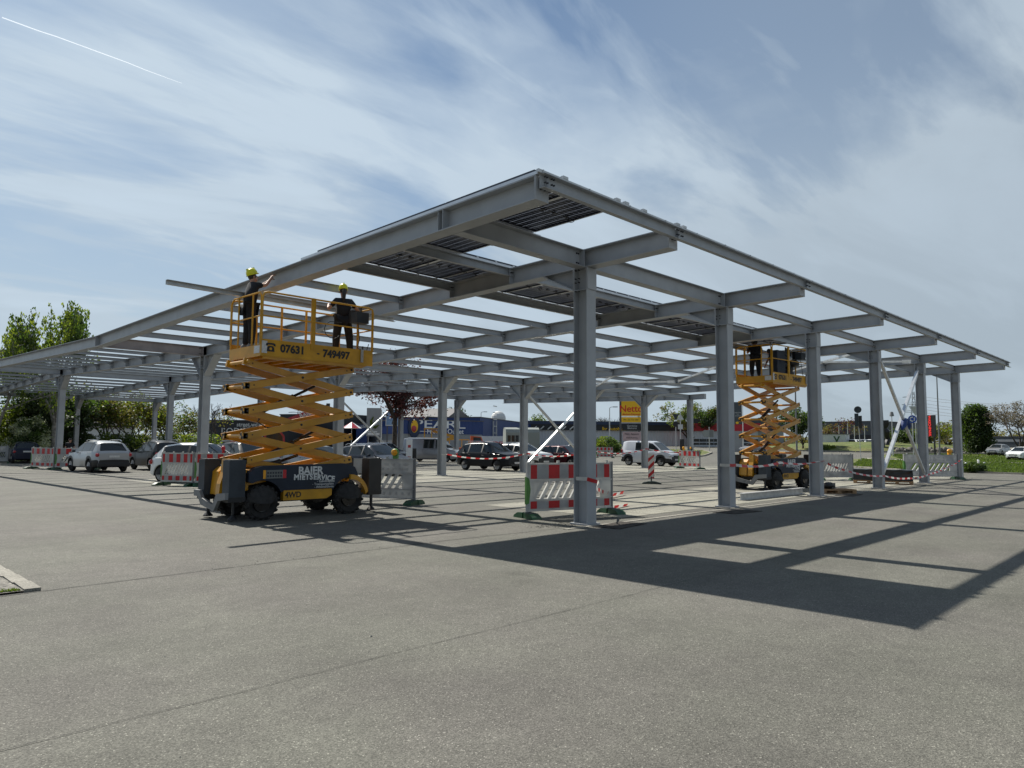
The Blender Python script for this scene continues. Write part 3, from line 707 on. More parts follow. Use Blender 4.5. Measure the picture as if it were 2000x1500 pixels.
def person(loc, rz, label, pose, shirt='cloth', trousers='cloth2', hat='hat', hairlong=False, group=None, shoe='black', feetz=0):
    # local frame: facing +x, left is +y.  pose gives joint points
    p = empty('person', loc, rz, label, 'person', group)
    q = dict(pel=(0, 0, .95), che=(.0, 0, 1.28), nk=(.0, 0, 1.47), hd=(.02, 0, 1.60), ht=(.03, 0, 1.72),
             sl=(0, .19, 1.42), sr=(0, -.19, 1.42), el=(.02, .25, 1.14), er=(.02, -.25, 1.14), wl=(.12, .25, .92), wr=(.12, -.25, .92),
             hl=(0, .09, .92), hr=(0, -.09, .92), kl=(.02, .11, .50), kr=(.02, -.11, .50), al=(0, .12, .09), ar=(0, -.12, .09)); q.update(pose)
    V = {k: Vector(v) for k, v in q.items()}
    fd = Vector(pose.get('look', (1, 0, 0))).normalized() if 'look' in pose else (V['ht']-V['hd']).cross(Vector((0, -1, 0))).normalized()
    rad = dict(pel=.085, che=.09, nk=.05, hd=.085, ht=.08, sl=.045, sr=.045, el=.043, er=.043, wl=.030, wr=.030, hl=.07, hr=.07, kl=.05, kr=.058, al=.042, ar=.042)
    J = {k: (*V[k], rad[k]) for k in rad}; J['fl'] = (*(V['al']+Vector((.13, .02, -.045))), .035); J['fr'] = (*(V['ar']+Vector((.13, -.02, -.045))), .035)
    for s in 'lr': d = (V['w'+s]-V['e'+s]).normalized(); J['p'+s] = (*(V['w'+s]+d*.075), .036, .016)
    E_ = [('pel', 'che'), ('che', 'nk'), ('nk', 'hd'), ('hd', 'ht'), ('che', 'sl'), ('che', 'sr'), ('sl', 'el'), ('sr', 'er'), ('el', 'wl'), ('er', 'wr'), ('wl', 'pl'), ('wr', 'pr'), ('pel', 'hl'), ('pel', 'hr'), ('hl', 'kl'), ('hr', 'kr'), ('kl', 'al'), ('kr', 'ar'), ('al', 'fl'), ('ar', 'fr')]
    x = MB()
    for s in 'lr':
        w = V['w'+s]; d = (w-V['e'+s]).normalized(); sd_ = d.cross(Vector((0, 0, 1))); sd_ = sd_.normalized() if sd_.length > .1 else Vector((0, 1, 0)); nrm = sd_.cross(d); b = w+d*.085
        for i, (o_, ln) in enumerate(((-.028, .062), (-.010, .074), (.009, .070), (.027, .055))):
            a = b+sd_*o_; x.tube([a, a+d*ln*.45-nrm*.008, a+d*ln*.8-nrm*.026, a+d*ln*.9-nrm*.042], [.009, .0088, .008, .006], 0, 6)
        a = w+d*.03+sd_*.03*(1 if s == 'l' else -1); x.tube([a, a+d*.03+sd_*(.022 if s == 'l' else -.022), a+d*.06+sd_*(.024 if s == 'l' else -.024)-nrm*.012], [.011, .010, .008], 0, 6)
    hc = V['hd'].lerp(V['ht'], .35); upv = (V['ht']-V['hd']).normalized(); lat = upv.cross(fd).normalized()
    x.tube([hc+fd*.085+upv*.01, hc+fd*.112-upv*.025, hc+fd*.09-upv*.035], [.008, .015, .010], 0, 6)     # nose
    x.tube([hc+fd*.086-upv*.058+lat*.022, hc+fd*.094-upv*.058, hc+fd*.086-upv*.058-lat*.022], .006, 0, 5)   # lips
    x.ell(hc+fd*.055-upv*.085, (.035, .035, .03))
    for s in (-1, 1):
        e = hc+lat*s*.086-fd*.005-upv*.01; x.ell(e, (.014, .014, .030), 0, 8, 6); e = hc+fd*.078+lat*s*.032+upv*.008; x.ell(e, (.012, .012, .009), 0, 8, 6)
    skinned('body', J, E_, 'skin', p, 1, x)
    def inf(keys, add): return {k: (*V[k], rad[k]+add) for k in keys}
    T = inf(['pel', 'che', 'nk', 'sl', 'sr', 'el', 'er'], .022); T['nk'] = (*(V['nk']-Vector((0, 0, .03))), .068); T['che'] = (*V['che'], .195, .165); T['pel'] = (*(V['pel']-Vector((0, 0, .04))), .185, .165)
    for s in 'lr': T['e'+s] = (*(V['s'+s].lerp(V['e'+s], .72)), .056); T['s'+s] = (*V['s'+s], .085)
    skinned('shirt', T, [('pel', 'che'), ('che', 'nk'), ('che', 'sl'), ('che', 'sr'), ('sl', 'el'), ('sr', 'er')], shirt, p)
    K = inf(['pel', 'hl', 'hr', 'kl', 'kr', 'al', 'ar'], .026); K['pel'] = (*(V['pel']+Vector((0, 0, .02))), .175, .16)
    K['hl'] = (*V['hl'], .125); K['hr'] = (*V['hr'], .125); K['kl'] = (*V['kl'], .102); K['kr'] = (*V['kr'], .102)
    for s in 'lr': K['a'+s] = (*(V['a'+s]+Vector((0, 0, .02))), .072)
    skinned('trousers', K, [('pel', 'hl'), ('pel', 'hr'), ('hl', 'kl'), ('hr', 'kr'), ('kl', 'al'), ('kr', 'ar')], trousers, p)
    for s in 'lr':
        a = V['a'+s]; g = MB(); g.prism([(a.x-.09, 0), (a.x+.20, 0), (a.x+.21, .04), (a.x+.10, .09), (a.x+.04, .13), (a.x-.08, .13), (a.x-.10, .05)], a.y-.048, a.y+.048); o = g.build('shoe', M[shoe], p, 50); 
        bv = o.modifiers.new('Bevel', 'BEVEL'); bv.width = .02; bv.segments = 3; o.location = (0, 0, a.z-.09)
    Rh = Matrix((fd, lat, upv)).transposed().to_4x4()
    if hat:
        g = MB(); pr = [(-.010, .128), (.0, .130), (.006, .118), (.04, .119), (.085, .108), (.120, .082), (.142, .044), (.150, .001)]
        g.lathe((0, 0, 0), (0, 0, 1), pr, 0, 24); g.bar((-.09, 0, .125), (.09, 0, .125), .022, .05); 
        bmv = []
        for v in g.v: bmv.append((v[0]*(1.22 if v[0] > 0 and v[2] < .003 else 1.06), v[1]*.92, v[2]))
        g.v = bmv; h = g.build('hard_hat', M[hat], p, 40); h.matrix_local = Matrix.Translation(hc+upv*.055-fd*.005) @ Rh @ Matrix.Rotation(R(-6), 4, 'Y')
    g = MB(); g.ell((0, 0, 0), (.096, .088, .10)); 
    if hairlong: g.tube([(-.07, 0, -.02), (-.125, 0, -.08), (-.13, .01, -.17), (-.11, .01, -.28), (-.09, .02, -.34)], [.05, .055, .045, .035, .012], 0, 8)
    h = g.build('hair', M['hair'], p, 60); h.matrix_local = Matrix.Translation(hc-fd*.018+upv*.022) @ Rh
    return p
zf1 = 3.40+.26
person((-4.36, 6.05, zf1), R(-8), 'person in black work clothes and yellow hard hat reaching over the edge beam', dict(
    pel=(-.02, 0, .98), che=(.0, 0, 1.30), nk=(.03, 0, 1.50), hd=(.05, 0, 1.62), ht=(.02, 0, 1.75), look=(.93, 0, .30), sl=(.04, .19, 1.45), sr=(.06, -.19, 1.45),
    el=(.26, .20, 1.50), wl=(.42, .12, 1.64), er=(.28, -.16, 1.48), wr=(.44, -.06, 1.70), hl=(-.02, .09, .95), hr=(-.02, -.09, .95), kl=(0, .11, .52), kr=(.03, -.11, .52), al=(-.04, .12, .09), ar=(.02, -.12, .09)), shoe='mgrey', group='workers on the lifts')
person((-2.07, 5.86, zf1+.0), R(66), 'person with dark ponytail and yellow hard hat standing with back turned on the platform', dict(
    pel=(.0, 0, 1.0), che=(.0, 0, 1.33), nk=(.02, 0, 1.50), hd=(.04, 0, 1.62), ht=(.07, 0, 1.75), sl=(.0, .18, 1.42), sr=(.0, -.18, 1.42),
    el=(-.02, .36, 1.20), wl=(.17, .33, 1.33), er=(-.02, -.36, 1.20), wr=(.17, -.33, 1.32), hl=(0, .10, .96), hr=(0, -.10, .96), kl=(.02, .15, .52), kr=(.02, -.17, .52), al=(-.02, .17, .09), ar=(-.02, -.19, .09)), hairlong=True, group='workers on the lifts')
zf2 = 3.86+.26
person((14.1, 3.0, zf2), R(30), 'person in black standing at the corner of the far lift platform under the beam', dict(
    pel=(-.05, 0, .80), che=(.05, 0, 1.06), nk=(.12, 0, 1.22), hd=(.18, 0, 1.30), ht=(.24, 0, 1.41), sl=(.1, .19, 1.18), sr=(.1, -.19, 1.18), el=(.2, .27, .98), er=(.2, -.27, .98), wl=(.38, .2, 1.05), wr=(.38, -.2, 1.05), hl=(-.05, .09, .78), hr=(-.05, -.09, .78), kl=(.14, .12, .44), kr=(.14, -.12, .44), al=(-.03, .12, .09), ar=(-.03, -.12, .09)), hat='black', group='workers on the lifts')
person((15.55, 2.8, zf2), R(150), 'person in black bending down on the far lift platform beside the control box', dict(
    pel=(-.18, 0, .74), che=(.06, 0, .95), nk=(.20, 0, 1.05), hd=(.30, 0, 1.09), ht=(.41, 0, 1.15), sl=(.12, .19, 1.0), sr=(.12, -.19, 1.0), el=(.25, .27, .78), er=(.25, -.27, .78), wl=(.38, .2, .62), wr=(.38, -.2, .62), hl=(-.18, .09, .72), hr=(-.18, -.09, .72), kl=(.10, .12, .44), kr=(.10, -.12, .44), al=(-.06, .12, .09), ar=(-.06, -.12, .09)), hat=None, group='workers on the lifts')
person((2.25, 44.2, 0), R(-100), 'person in dark jacket standing among the parked cars behind the far left column', dict(), hat=None)
for i, (x, y, w_, h_, lab) in enumerate(((14.55, 2.35, .42, .95, 'dark blue tool crate standing upright on the far lift platform'),)):
    g = MB(); g.bx((-.2, -.16, 0), (.2, .16, .86)); g.bx((-.21, -.17, .86), (.21, .17, .91)); g.bx((-.08, -.175, .5), (.08, -.165, .6))
    o = g.build('tool_crate', M['navy']); o.location = (x, y, zf2+.002); o.scale = (1.7, 1, 1.12); tag(o, lab, 'crate')
rnd = random.Random(12); g = MB()
for i in range(9): g.ell((rnd.uniform(-.35, .35), rnd.uniform(-.15, .15), .15+.11*i), (.28+.1*rnd.random(), .2, .16), 0, 9, 6)
for i in range(5): g.tube([(-.1+.12*i, 0, 1.0), (.0+.14*i, .05, 1.32-.02*i)], .03, 0, 5)
o = g.build('tarpaulin_bundle', M['black'], None, 60); o.location = (16.0, 2.6, zf2+.002); tag(o, 'black heap of sheeting and bars at the right end of the far lift platform', 'bundle')
# long steel channel lying across the platform rails of the near lift
g = MB(); g.sec((-6.15, 6.12, 4.925), (-.10, 6.42, 4.925), [(-.045, -.05), (.045, -.05), (.045, -.044), (-.038, -.044), (-.038, .044), (.045, .044), (.045, .05), (-.045, .05)])
o = g.build('steel_channel', M['galv']); tag(o, 'long grey steel channel resting across the rails of the near lift platform', 'steel beam')

# ------------------------------------------------------------------ placement helpers
CX, CY = -11.816, -9.347
def at(px, dist):                                            # ground point in the bearing of an image column
    v = (rt*((px-1000)/FPX)+Vector((fw.x, fw.y, 0)).normalized()); v.z = 0; v.normalize()
    return CX+v.x*dist, CY+v.y*dist
def hz_(px): return 864.55+(px-1000)*.00634
def hgt(px, py, dist):
    dep = dist*math.cos(math.atan((px-1000)/FPX)); return 1.65+(hz_(px)-py)/FPX*dep
def face(px): x, y = at(px, 1); return math.atan2(CY-y, CX-x)+math.pi/2   # rz so that local -y looks at the camera

# ------------------------------------------------------------------ barriers
def barrier_mesh(back, slots=9):
    r = empty('traffic_barrier', (0, 0, 0)); Lb = 2.15; g = MB()
    w = 'plastic_g' if back else 'plastic_w'
    g.bx((0, -.025, .16), (Lb, .025, .40)); g.bx((0, -.025, .82), (Lb, .025, 1.19)); g.bx((0, -.028, .40), (.13, .028, .82)); g.bx((Lb-.32, -.028, .40), (Lb, .028, .82))
    g.bx((0, -.032, 1.175), (Lb, .032, 1.2)); g.bx((0, -.032, .79), (Lb, .032, .82)); g.bx((0, -.032, .385), (Lb, .032, .41)); g.bx((0, -.032, .14), (Lb, .032, .165))
    n = slots; dx = (Lb-.45)/n; sh = .22
    for i in range(n+1):
        x = .10+i*dx; a = .085
        g.prism([(x, .41), (x+a, .41), (x+a+sh, .79), (x+sh, .79)], -.026, .026) if x+a+sh < Lb-.2 else None
    g.prism([(.10, .5), (.13, .41), (.42, .79), (.10, .79)], -.024, .024)
    for x in (.12, .75, 1.40, Lb-.12): g.bx((x-.028, -.02, 1.2), (x+.028, .02, 1.255))
    if back:
        k = 0
        for zz_ in (.93, 1.05):
            x = .12
            while x < Lb-.1: ww = .13 if k % 3 == 0 else .05; g.bx((x, -.034, zz_-.028), (x+ww, -.025, zz_+.028)); x += ww+.1; k += 1
        x = .12
        while x < Lb-.1: g.bx((x, -.034, .24), (x+.05, -.025, .32)); x += .17
    g.build('panel', M[w], r)
    if not back:
        for za, zb_ in ((.855, 1.16), (.20, .36)):
            g = MB(); g.bx((.05, -.029, za-.006), (Lb-.05, -.0255, zb_+.006), 1)
            for x, ww in ((.06, .15), (.50, .27), (1.0, .27), (1.5, .25), (1.94, .14)): g.bx((x, -.0315, za), (x+ww, -.0275, zb_), 0)
            g.build('reflective_stripes', [M['red'], M['plastic_g']], r)
    g = MB(); g.bx((-.03, -.03, .10), (.03, .03, 1.22)); g.build('post', M['plastic_g'], r)
    g = MB(); g.bx((Lb-.03, -.03, .10), (Lb+.03, .03, 1.22)); g.build('post', M['mgrey'], r)
    g = MB(); g.prism([(-.045, .30), (.02, .32), (.055, .62), (.02, .86), (-.045, .9)], -.034, .034); g.build('end_cap', M['limegreen'], r)
    for x in (0, Lb):
        g = MB(); y = .40
        for s, m_ in ((-1, 0), (1, 0)):
            g.prism([(s*.03, 0), (s*y, 0), (s*(y-.02), .05), (s*.24, .115), (s*.03, .125)], x-.11, x+.11, 0, ax='x')
            g.prism([(s*.05, .1265), (s*.22, .1185), (s*(y-.05), .065), (s*(y-.05), .06), (s*.22, .110), (s*.05, .12)], x-.085, x+.085, 1, ax='x')
        g.box((x, 0, .07), (.16, .08, .13), 1); g.build('foot', [M['green'], M['footblack']], r)
    return r
def lamp_on(parent, x, col, housing='limegreen'):
    g = MB(); g.lathe((x, -.05, 1.37), (0, 1, 0), [(-.02, .001), (-.02, .085), (0, .10), (.05, .10), (.08, .07), (.09, .001)], 0, 18); g.bx((x-.06, -.035, 1.2), (x+.06, .055, 1.32))
    o = g.build('warning_lamp', M[housing], parent, 40)
    g = MB(); g.lathe((x, -.072, 1.37), (0, 1, 0), [(-.03, .001), (-.026, .05), (0, .085), (.004, .085)], 0, 18); g.build('lens', M[col], o, 40)
bf = bb = None
def barrier(p0, p1, label, back=False):
    global bf, bb
    src = bb if back else bf
    if src is None:
        o = barrier_mesh(back)
        if back: bb = o
        else: bf = o
    else: o = copy_tree(src)
    a = math.atan2(p1[1]-p0[1], p1[0]-p0[0]); o.location = (p0[0], p0[1], 0); o.rotation_euler = (0, 0, a); sc = math.dist(p0, p1)/2.15; o.scale = (sc, 1, 1)
    return tag(o, label, 'barrier', 'plastic barrier panels around the site')
b_mid = barrier((.02, 1.62), (2.28, 1.02), 'red and white plastic barrier panel standing behind the nearest column')
b_la = barrier(at(322, 30.0), at(383, 29.0), 'narrow looking red and white barrier panel in front of the white car')
b_lb = barrier(at(387, 28.9), at(476, 29.0), 'red and white barrier panel with a red lamp beside the near lift')
b_c1 = barrier((-.95, 39.2), (-.35, 37.12), 'small looking barrier panel on the left side of the far left column')
b_c2 = barrier((-.27, 37.05), (1.45, 35.8), 'barrier panel between the far left column and the silver car')
b_r5 = barrier(at(1326, 50.5), at(1366, 49.0), 'barrier panel standing at the nose of the white van')
b_r6 = barrier(at(1166, 84), at(1197, 83.5), 'distant barrier panel beside the round bush behind the white van')
b_k1 = barrier(at(664, 20.8), at(812, 19.6), 'plain grey back of a barrier panel with an amber lamp behind the near lift', True)
b_k2 = barrier(at(1601, 37), at(1663, 37.5), 'grey back of a barrier panel beside the black covered pallets', True)
b_k3 = barrier(at(1763, 40.5), at(1866, 42), 'grey back of a barrier panel between the two last columns, amber lamp on top', True)
b_k4 = barrier(at(-18, 62), at(22, 62), 'grey back of a barrier panel at the far left edge behind the dark blue car', True)
lamp_on(b_lb, 1.25, 'lampred', 'lampred'); lamp_on(b_k1, 1.62, 'amber'); lamp_on(b_k3, 1.85, 'amber', 'amber'); lamp_on(b_r5, .5, 'amber', 'amber'); lamp_on(b_r5, 1.3, 'amber', 'black')
g = MB()
for i, x in enumerate((0.0, .02, .04)): g.tube([(x+1.2, -.04, 1.23), (x+1.22, -.05, 1.16), (x+1.20, -.045, 1.04), (x+1.15, -.05, .97-.03*i)], .009, 0 if i else 1, 5)
o = g.build('tape_knot', [M['plastic_w'], M['red']], b_mid)
# beacon
bcn = empty('guide_beacon', (13.78, 7.44, 0), face(1272), 'red and white diagonal striped guide beacon standing alone on the asphalt under the canopy', 'beacon')
g = MB(); g.bx((-.125, -.02, .22), (.125, .02, 1.22)); g.build('board', M['plastic_w'], bcn)
g = MB()
for i in range(-1, 4):
    z = .22+i*.33; P = [(-.12, z), (.12, z+.24), (.12, z+.40), (-.12, z+.16)]
    P2 = [(x, min(1.21, max(.23, zz_))) for x, zz_ in P]
    if abs(P2[0][1]-P2[3][1])+abs(P2[1][1]-P2[2][1]) > .02: g.prism(P2, -.026, -.0205)
g.build('stripes', M['red'], bcn)
g = MB(); g.prism([(-.38, 0), (.42, 0), (.38, .05), (.12, .11), (-.12, .11), (-.34, .05)], -.2, .2); g.tube([(0, 0, .1), (0, 0, .3)], .03); g.build('foot', M['footblack'], bcn)

# barrier tape
def tape(pts, label, w=.075, sag=0, flutter=.3, seed=1):
    rnd = random.Random(seed); P = []
    for a, b in zip(pts[:-1], pts[1:]):
        a = Vector(a); b = Vector(b); n = max(2, int((b-a).length/.16))
        for i in range(n):
            t = i/n; p = a.lerp(b, t); p.z -= sag*4*t*(1-t)*(b-a).length/6; P.append(p)
    P.append(Vector(pts[-1])); g = MB(); ang = rnd.uniform(0, 1); up_ = []
    for i in range(len(P)): ang += rnd.uniform(-flutter, flutter); up_.append(ang)
    for i in range(len(P)-1):
        q = []
        for j in (i, i+1):
            d = (P[min(j+1, len(P)-1)]-P[max(j-1, 0)]).normalized(); u = Matrix.Rotation(up_[j]*.6, 3, d) @ Vector((0, 0, 1)); u = (u-d*u.dot(d)).normalized()*w/2; q.append((P[j]-u, P[j]+u))
        pts4 = [q[0][0], q[1][0], q[1][1], q[0][1]]
        if min(p.z for p in pts4) < .012:
            dz = .012-min(p.z for p in pts4); pts4 = [p+Vector((0, 0, dz)) for p in pts4]
        g.quad(pts4, (i//2) % 2)
    o = g.build('barrier_tape', [M['plastic_w'], M['red']], fix=False); return tag(o, label, 'barrier tape', 'red and white barrier tape')
y_ = -.19
tape([(-.17, .1, .93), (-.17, y_, .93), (.17, y_, .86), (.6, .2, .70), (1.9, .95, .52), (2.13, 1.0, .50), (3.1, 1.6, .06), (4.2, 1.9, .03)], 'red and white tape from the nearest column past the barrier to the ground', seed=3)
tape([(3.5, 2.6, .05), (4.8, 3.2, .06), (6.2, 3.9, .08), (7.4, 4.3, .10)], 'loose piece of red and white tape lying on the pale paving', .10, flutter=.06, seed=5)
tape([(5.82, .1, 1.10), (5.82, y_, 1.10), (6.16, y_, 1.10), (9.0, -.15, 1.12), (11.8, y_, 1.13), (12.15, y_, 1.13)], 'red and white tape between the second and third column in front of the far lift', sag=.15, seed=7)
tape([(12.15, y_, 1.11), (14.2, -.1, .78), (17.8, y_, .48), (18.15, y_, .47), (21.0, -.2, .30), (23.8, y_, .36), (24.15, y_, .40), (27, -.15, .62), (29.8, y_, .98)], 'long sagging red and white tape from the third column to the last column', .07, sag=.1, seed=8)
tape([(11.8, 18.36, 1.05), (12.16, 18.36, 1.05), (17.8, 18.36, 1.02), (18.15, 18.36, 1.05), (23.8, 18.36, 1.18), (24.15, 18.36, 1.18), (29.9, 18.36, 1.30), (32.0, 15.6, 1.12)], 'red and white tape stretched along the middle column row past the parked cars', .07, sag=.25, seed=11)

# loose material on the ground
g = MB(); g.ibeam((8.3, .78, .11), (12.6, .72, .11), .20, .20); tag(g.build('steel_beam', M['galv']), 'pale grey steel beam lying flat on the paving between the second and third column', 'steel beam')
for i, (x, y, a, lab) in enumerate(((.35, -.62, .15, 'thin dark steel plate lying on the asphalt at the foot of the nearest column'), (4.9, -.85, -.1, 'thin dark steel plate lying before the second column'), (13.2, -.55, .1, 'thin dark steel plate lying in front of the small pallet'))):
    g = MB(); g.bx((-.6, -.3, 0), (.6, .3, .012)); o = g.build('steel_plate', M['rustplate']); o.location = (x, y, .001); o.rotation_euler = (0, 0, a); tag(o, lab, 'steel plate', 'steel plates by the columns')
def pallet(loc, rz, label):
    p = empty('pallet', loc, rz, label, 'pallet', 'wooden pallets')
    g = MB()
    for i in range(7): g.bx((-.6, -.4+i*.115, .122), (.6, -.4+i*.115+.09, .144))
    g.build('deck_board', M['wood'], p)
    g = MB()
    for y in (-.4, -.07, .26): 
        g.bx((-.6, y, .0), (.6, y+.14, .022)); g.bx((-.6, y, .1), (.6, y+.14, .122))
        for x in (-.6, -.07, .46): g.bx((x, y, .022), (x+.14, y+.14, .1))
    g.build('runner', M['wood'], p); return p
def goods(loc, rz, d, label):
    g = MB(); g.box((0, 0, d[2]/2), d); bm = bmesh.new(); me = bpy.data.meshes.new('wrapped_stack'); me.from_pydata(g.v, [], g.f); bm.from_mesh(me)
    bmesh.ops.subdivide_edges(bm, edges=bm.edges[:], cuts=4, use_grid_fill=True); rnd = random.Random(4)
    for v in bm.verts:
        if v.co.z > .01: v.co += Vector([rnd.uniform(-.012, .012) for _ in range(3)])
    bm.to_mesh(me); bm.free(); me.materials.append(M['blackwrap']); o = link('wrapped_stack', me); o.location = loc; o.rotation_euler = (0, 0, rz); return tag(o, label, 'covered stack', 'black wrapped stacks on pallets')
def gp(px, d): x, y = at(px, d); return (x, y, 0)
for px, d, lab1, lab2 in ((1693, 35.3, 'wooden pallet under the black stack left of the fourth column', 'black wrapped stack on a pallet, left of the fourth column'), (1748, 35.1, 'wooden pallet under the black stack right of the fourth column', 'black wrapped stack on a pallet, right of the fourth column')):
    x, y, _ = gp(px, d); pallet((x, y, 0), face(px), lab1); goods((x, y, .146), face(px), (1.18, .8, .46), lab2)
x, y, _ = gp(1624, 27.5); pallet((x, y, 0), face(1624)+.5, 'low wooden pallet lying just right of the third column'); 
g = MB(); g.ell((0, 0, .11), (.26, .18, .12)); g.box((.05, 0, .1), (.3, .3, .18)); o = g.build('work_bag', M['black'], None, 60); o.location = (x-.15, y+.1, .146); tag(o, 'black work bag lying on the low pallet by the third column', 'bag')
g = MB()
for s, t in ((-1, .3), (1, -.2)): 
    g.tube([(21.2, .02, 2.74), (21.15+s*.16, -.12, 2.64), (21.12+s*.30, -.14, 2.46), (21.1+s*.42, -.10, 2.28)], [.08, .13, .12, .05], 0, 10)
tag(g.build('blue_cloth', M['bluecloth'], None, 60), 'dark blue cloth wrapped round the crossing of the diagonal braces', 'cloth')

# ------------------------------------------------------------------ vehicles
def interp(P, x):
    if x >= P[0][0]: return P[0][1]
    for (a, b), (c, d) in zip(P[:-1], P[1:]):
        if x >= c: t = (a-x)/(a-c) if a != c else 0; return b+(d-b)*t
    return P[-1][1]
def paint(name, col, metal=.3, rough=.28): 
    if name not in M: M[name] = mat(name, col, rough, metal, 0, 0, 0, .0 if max(col) < .1 else .3, spec=.22 if max(col) < .1 else .4)
    return M[name]
def car(name, loc, rz, label, cat, pm, L=4.1, Wd=1.76, H=1.5, wb=2.55, r=.32, fo=.8, style='hatch', clad=False, group='cars parked under and around the canopy', plate=True, glass='glass', rack=False):
    root = empty(name, loc, rz, label, cat, group); f = L/2; bk = -L/2
    xf = f-fo; xr = xf-wb; hw = Wd/2
    if style == 'hatch': top = [(f, .62), (f-.04, .74), (f-.25, .86), (f-.95, 1.0), (f-1.70, H-.05), (f-2.1, H), (bk+1.1, H-.01), (bk+.55, H-.10), (bk+.16, 1.03), (bk+.03, .92), (bk, .62)]; belt = [(f, .9), (f-.95, .93), (bk, 1.0)]
    elif style == 'suv': top = [(f, .70), (f-.04, .86), (f-.22, .97), (f-1.02, 1.09), (f-1.82, H-.06), (f-2.25, H), (bk+1.0, H-.03), (bk+.50, H-.12), (bk+.13, 1.10), (bk+.02, .98), (bk, .65)]; belt = [(f, .98), (f-1, 1.0), (bk, 1.06)]
    elif style == 'wagon': top = [(f, .60), (f-.05, .70), (f-.3, .82), (f-1.15, .98), (f-2.0, H-.03), (f-2.5, H), (bk+1.0, H-.03), (bk+.55, H-.10), (bk+.12, .98), (bk+.02, .88), (bk, .6)]; belt = [(f, .88), (f-1.1, .92), (bk, .98)]
    elif style == 'van': top = [(f, .70), (f-.04, .86), (f-.25, .98), (f-.80, 1.12), (f-1.55, H-.10), (f-1.95, H-.01), (bk+.5, H), (bk+.12, H-.06), (bk+.03, 1.1), (bk+.01, .9), (bk, .65)]; belt = [(f, .98), (f-.9, 1.06), (bk, 1.10)]
    cowl, rfx = top[3][0], top[4][0]; rw0, rw1 = top[7][0], top[8][0]
    xs = set([p[0] for p in top]); 
    for c in (xf, xr):
        for i in range(15): xs.add(c+(r+.06)*math.cos(math.pi*i/14))
    wins = {'hatch': [(f-1.22, f-2.05), (f-2.13, bk+.62)], 'suv': [(f-1.32, f-2.1), (f-2.18, bk+1.1), (bk+1.02, bk+.62)], 'wagon': [(f-1.42, f-2.35), (f-2.43, bk+1.35), (bk+1.27, bk+.7)], 'van': [(f-1.0, f-1.85), (f-2.0, f-2.95)]}[style]
    for a, b in wins: xs |= {a, b}
    n = int(L/.12)
    for i in range(n+1): xs.add(bk+L*i/n)
    xs = sorted(xs, reverse=True); X2 = [xs[0]]
    for x in xs[1:]:
        if X2[-1]-x > .012: X2.append(x)
    xs = X2; zf = .21 if style != 'suv' else .25; rings_ = []
    for x in xs:
        t = top_ = interp(top, x); be = min(interp(belt, x), t-.03)
        e = max(0, (abs(x-(f+bk)/2)-(L/2-.6))/.6); w = hw*(1-.19*e**2.2); zfe = zf+.10*e
        za = zfe; arch = False
        for c in (xf, xr):
            q = (r+.06)**2-(x-c)**2
            if q > 0: za = max(za, r+math.sqrt(q)); arch = True
        za = min(za, be-.1)
        flare = .02 if arch else 0
        tumble = .38 if style != 'van' else .16; hgr = max(0, t-be); wr = w-.05-tumble*hgr-(.04 if hgr > .2 else .0)
        wtop = w-.04 if hgr < .12 else wr
        ring = [(0, zfe), (w-.26, zfe), (w-.26, za), (w-.03, za), (w-.005+flare, za+.05*(be-za)), (w+flare*.6, za+.45*(be-za)), (w-.008, be-.10*(be-za)), (w-.045, be), (w-.055-tumble*hgr*.08, be+.07*hgr), (wtop+.02+(w-.05-wtop)*.06, t-.12*hgr-.01), (wtop-.02, t-.03*min(1, hgr*5)), (wtop-.12, t-.002), (wtop*.5, t+.012), (0, t+.016)]
        rings_.append(ring)
    K = len(rings_[0]); bodyg = MB(); cladg = 1 if clad else 0
    gl = {}
    def P(i, k, s): y, z = rings_[i][k]; return (xs[i], s*y, z)
    for s in (1, -1):
        for i in range(len(xs)-1):
            xm = (xs[i]+xs[i+1])/2
            for k in range(K-1):
                q = [P(i, k, s), P(i+1, k, s), P(i+1, k+1, s), P(i, k+1, s)]
                if s < 0: q.reverse()
                key = None
                if k == 8:
                    for wi, (a, b) in enumerate(wins):
                        if b < xm < a: key = ('side_window', s, wi)
                if k in (11, 12):
                    if rfx < xm < cowl-.04: key = ('windscreen', 0, 0)
                    if rw1 < xm < rw0-.03 and style != 'van': key = ('rear_window', 0, 0)
                if key: gl.setdefault(key, MB()).quad(q)
                else: bodyg.quad(q, 2 if k <= 2 else (1 if (clad and k <= 3) or (clad and k == 4 and min(abs(xm-xf), abs(xm-xr)) < r+.10) or (clad and k == 4 and abs(xm) > L/2-.45) else (1 if k == 8 and min(w_[1] for w_ in wins)-.05 < xm < wins[0][0] and style != 'van' else 0)))
    for i in (0, len(xs)-1):
        ring = [P(i, k, 1) for k in (1, 3, 4, 5, 6, 7, 10, 13)]+[P(i, k, -1) for k in (10, 7, 6, 5, 4, 3, 1)]
        bodyg.quad(ring if i == 0 else ring[::-1], 1 if clad else 0)
    b = bodyg.build('body', [pm, M['black'], M['black']], root, 32)
    for (nme, s, wi), g in gl.items(): g.build(nme, M[glass], root, 32)
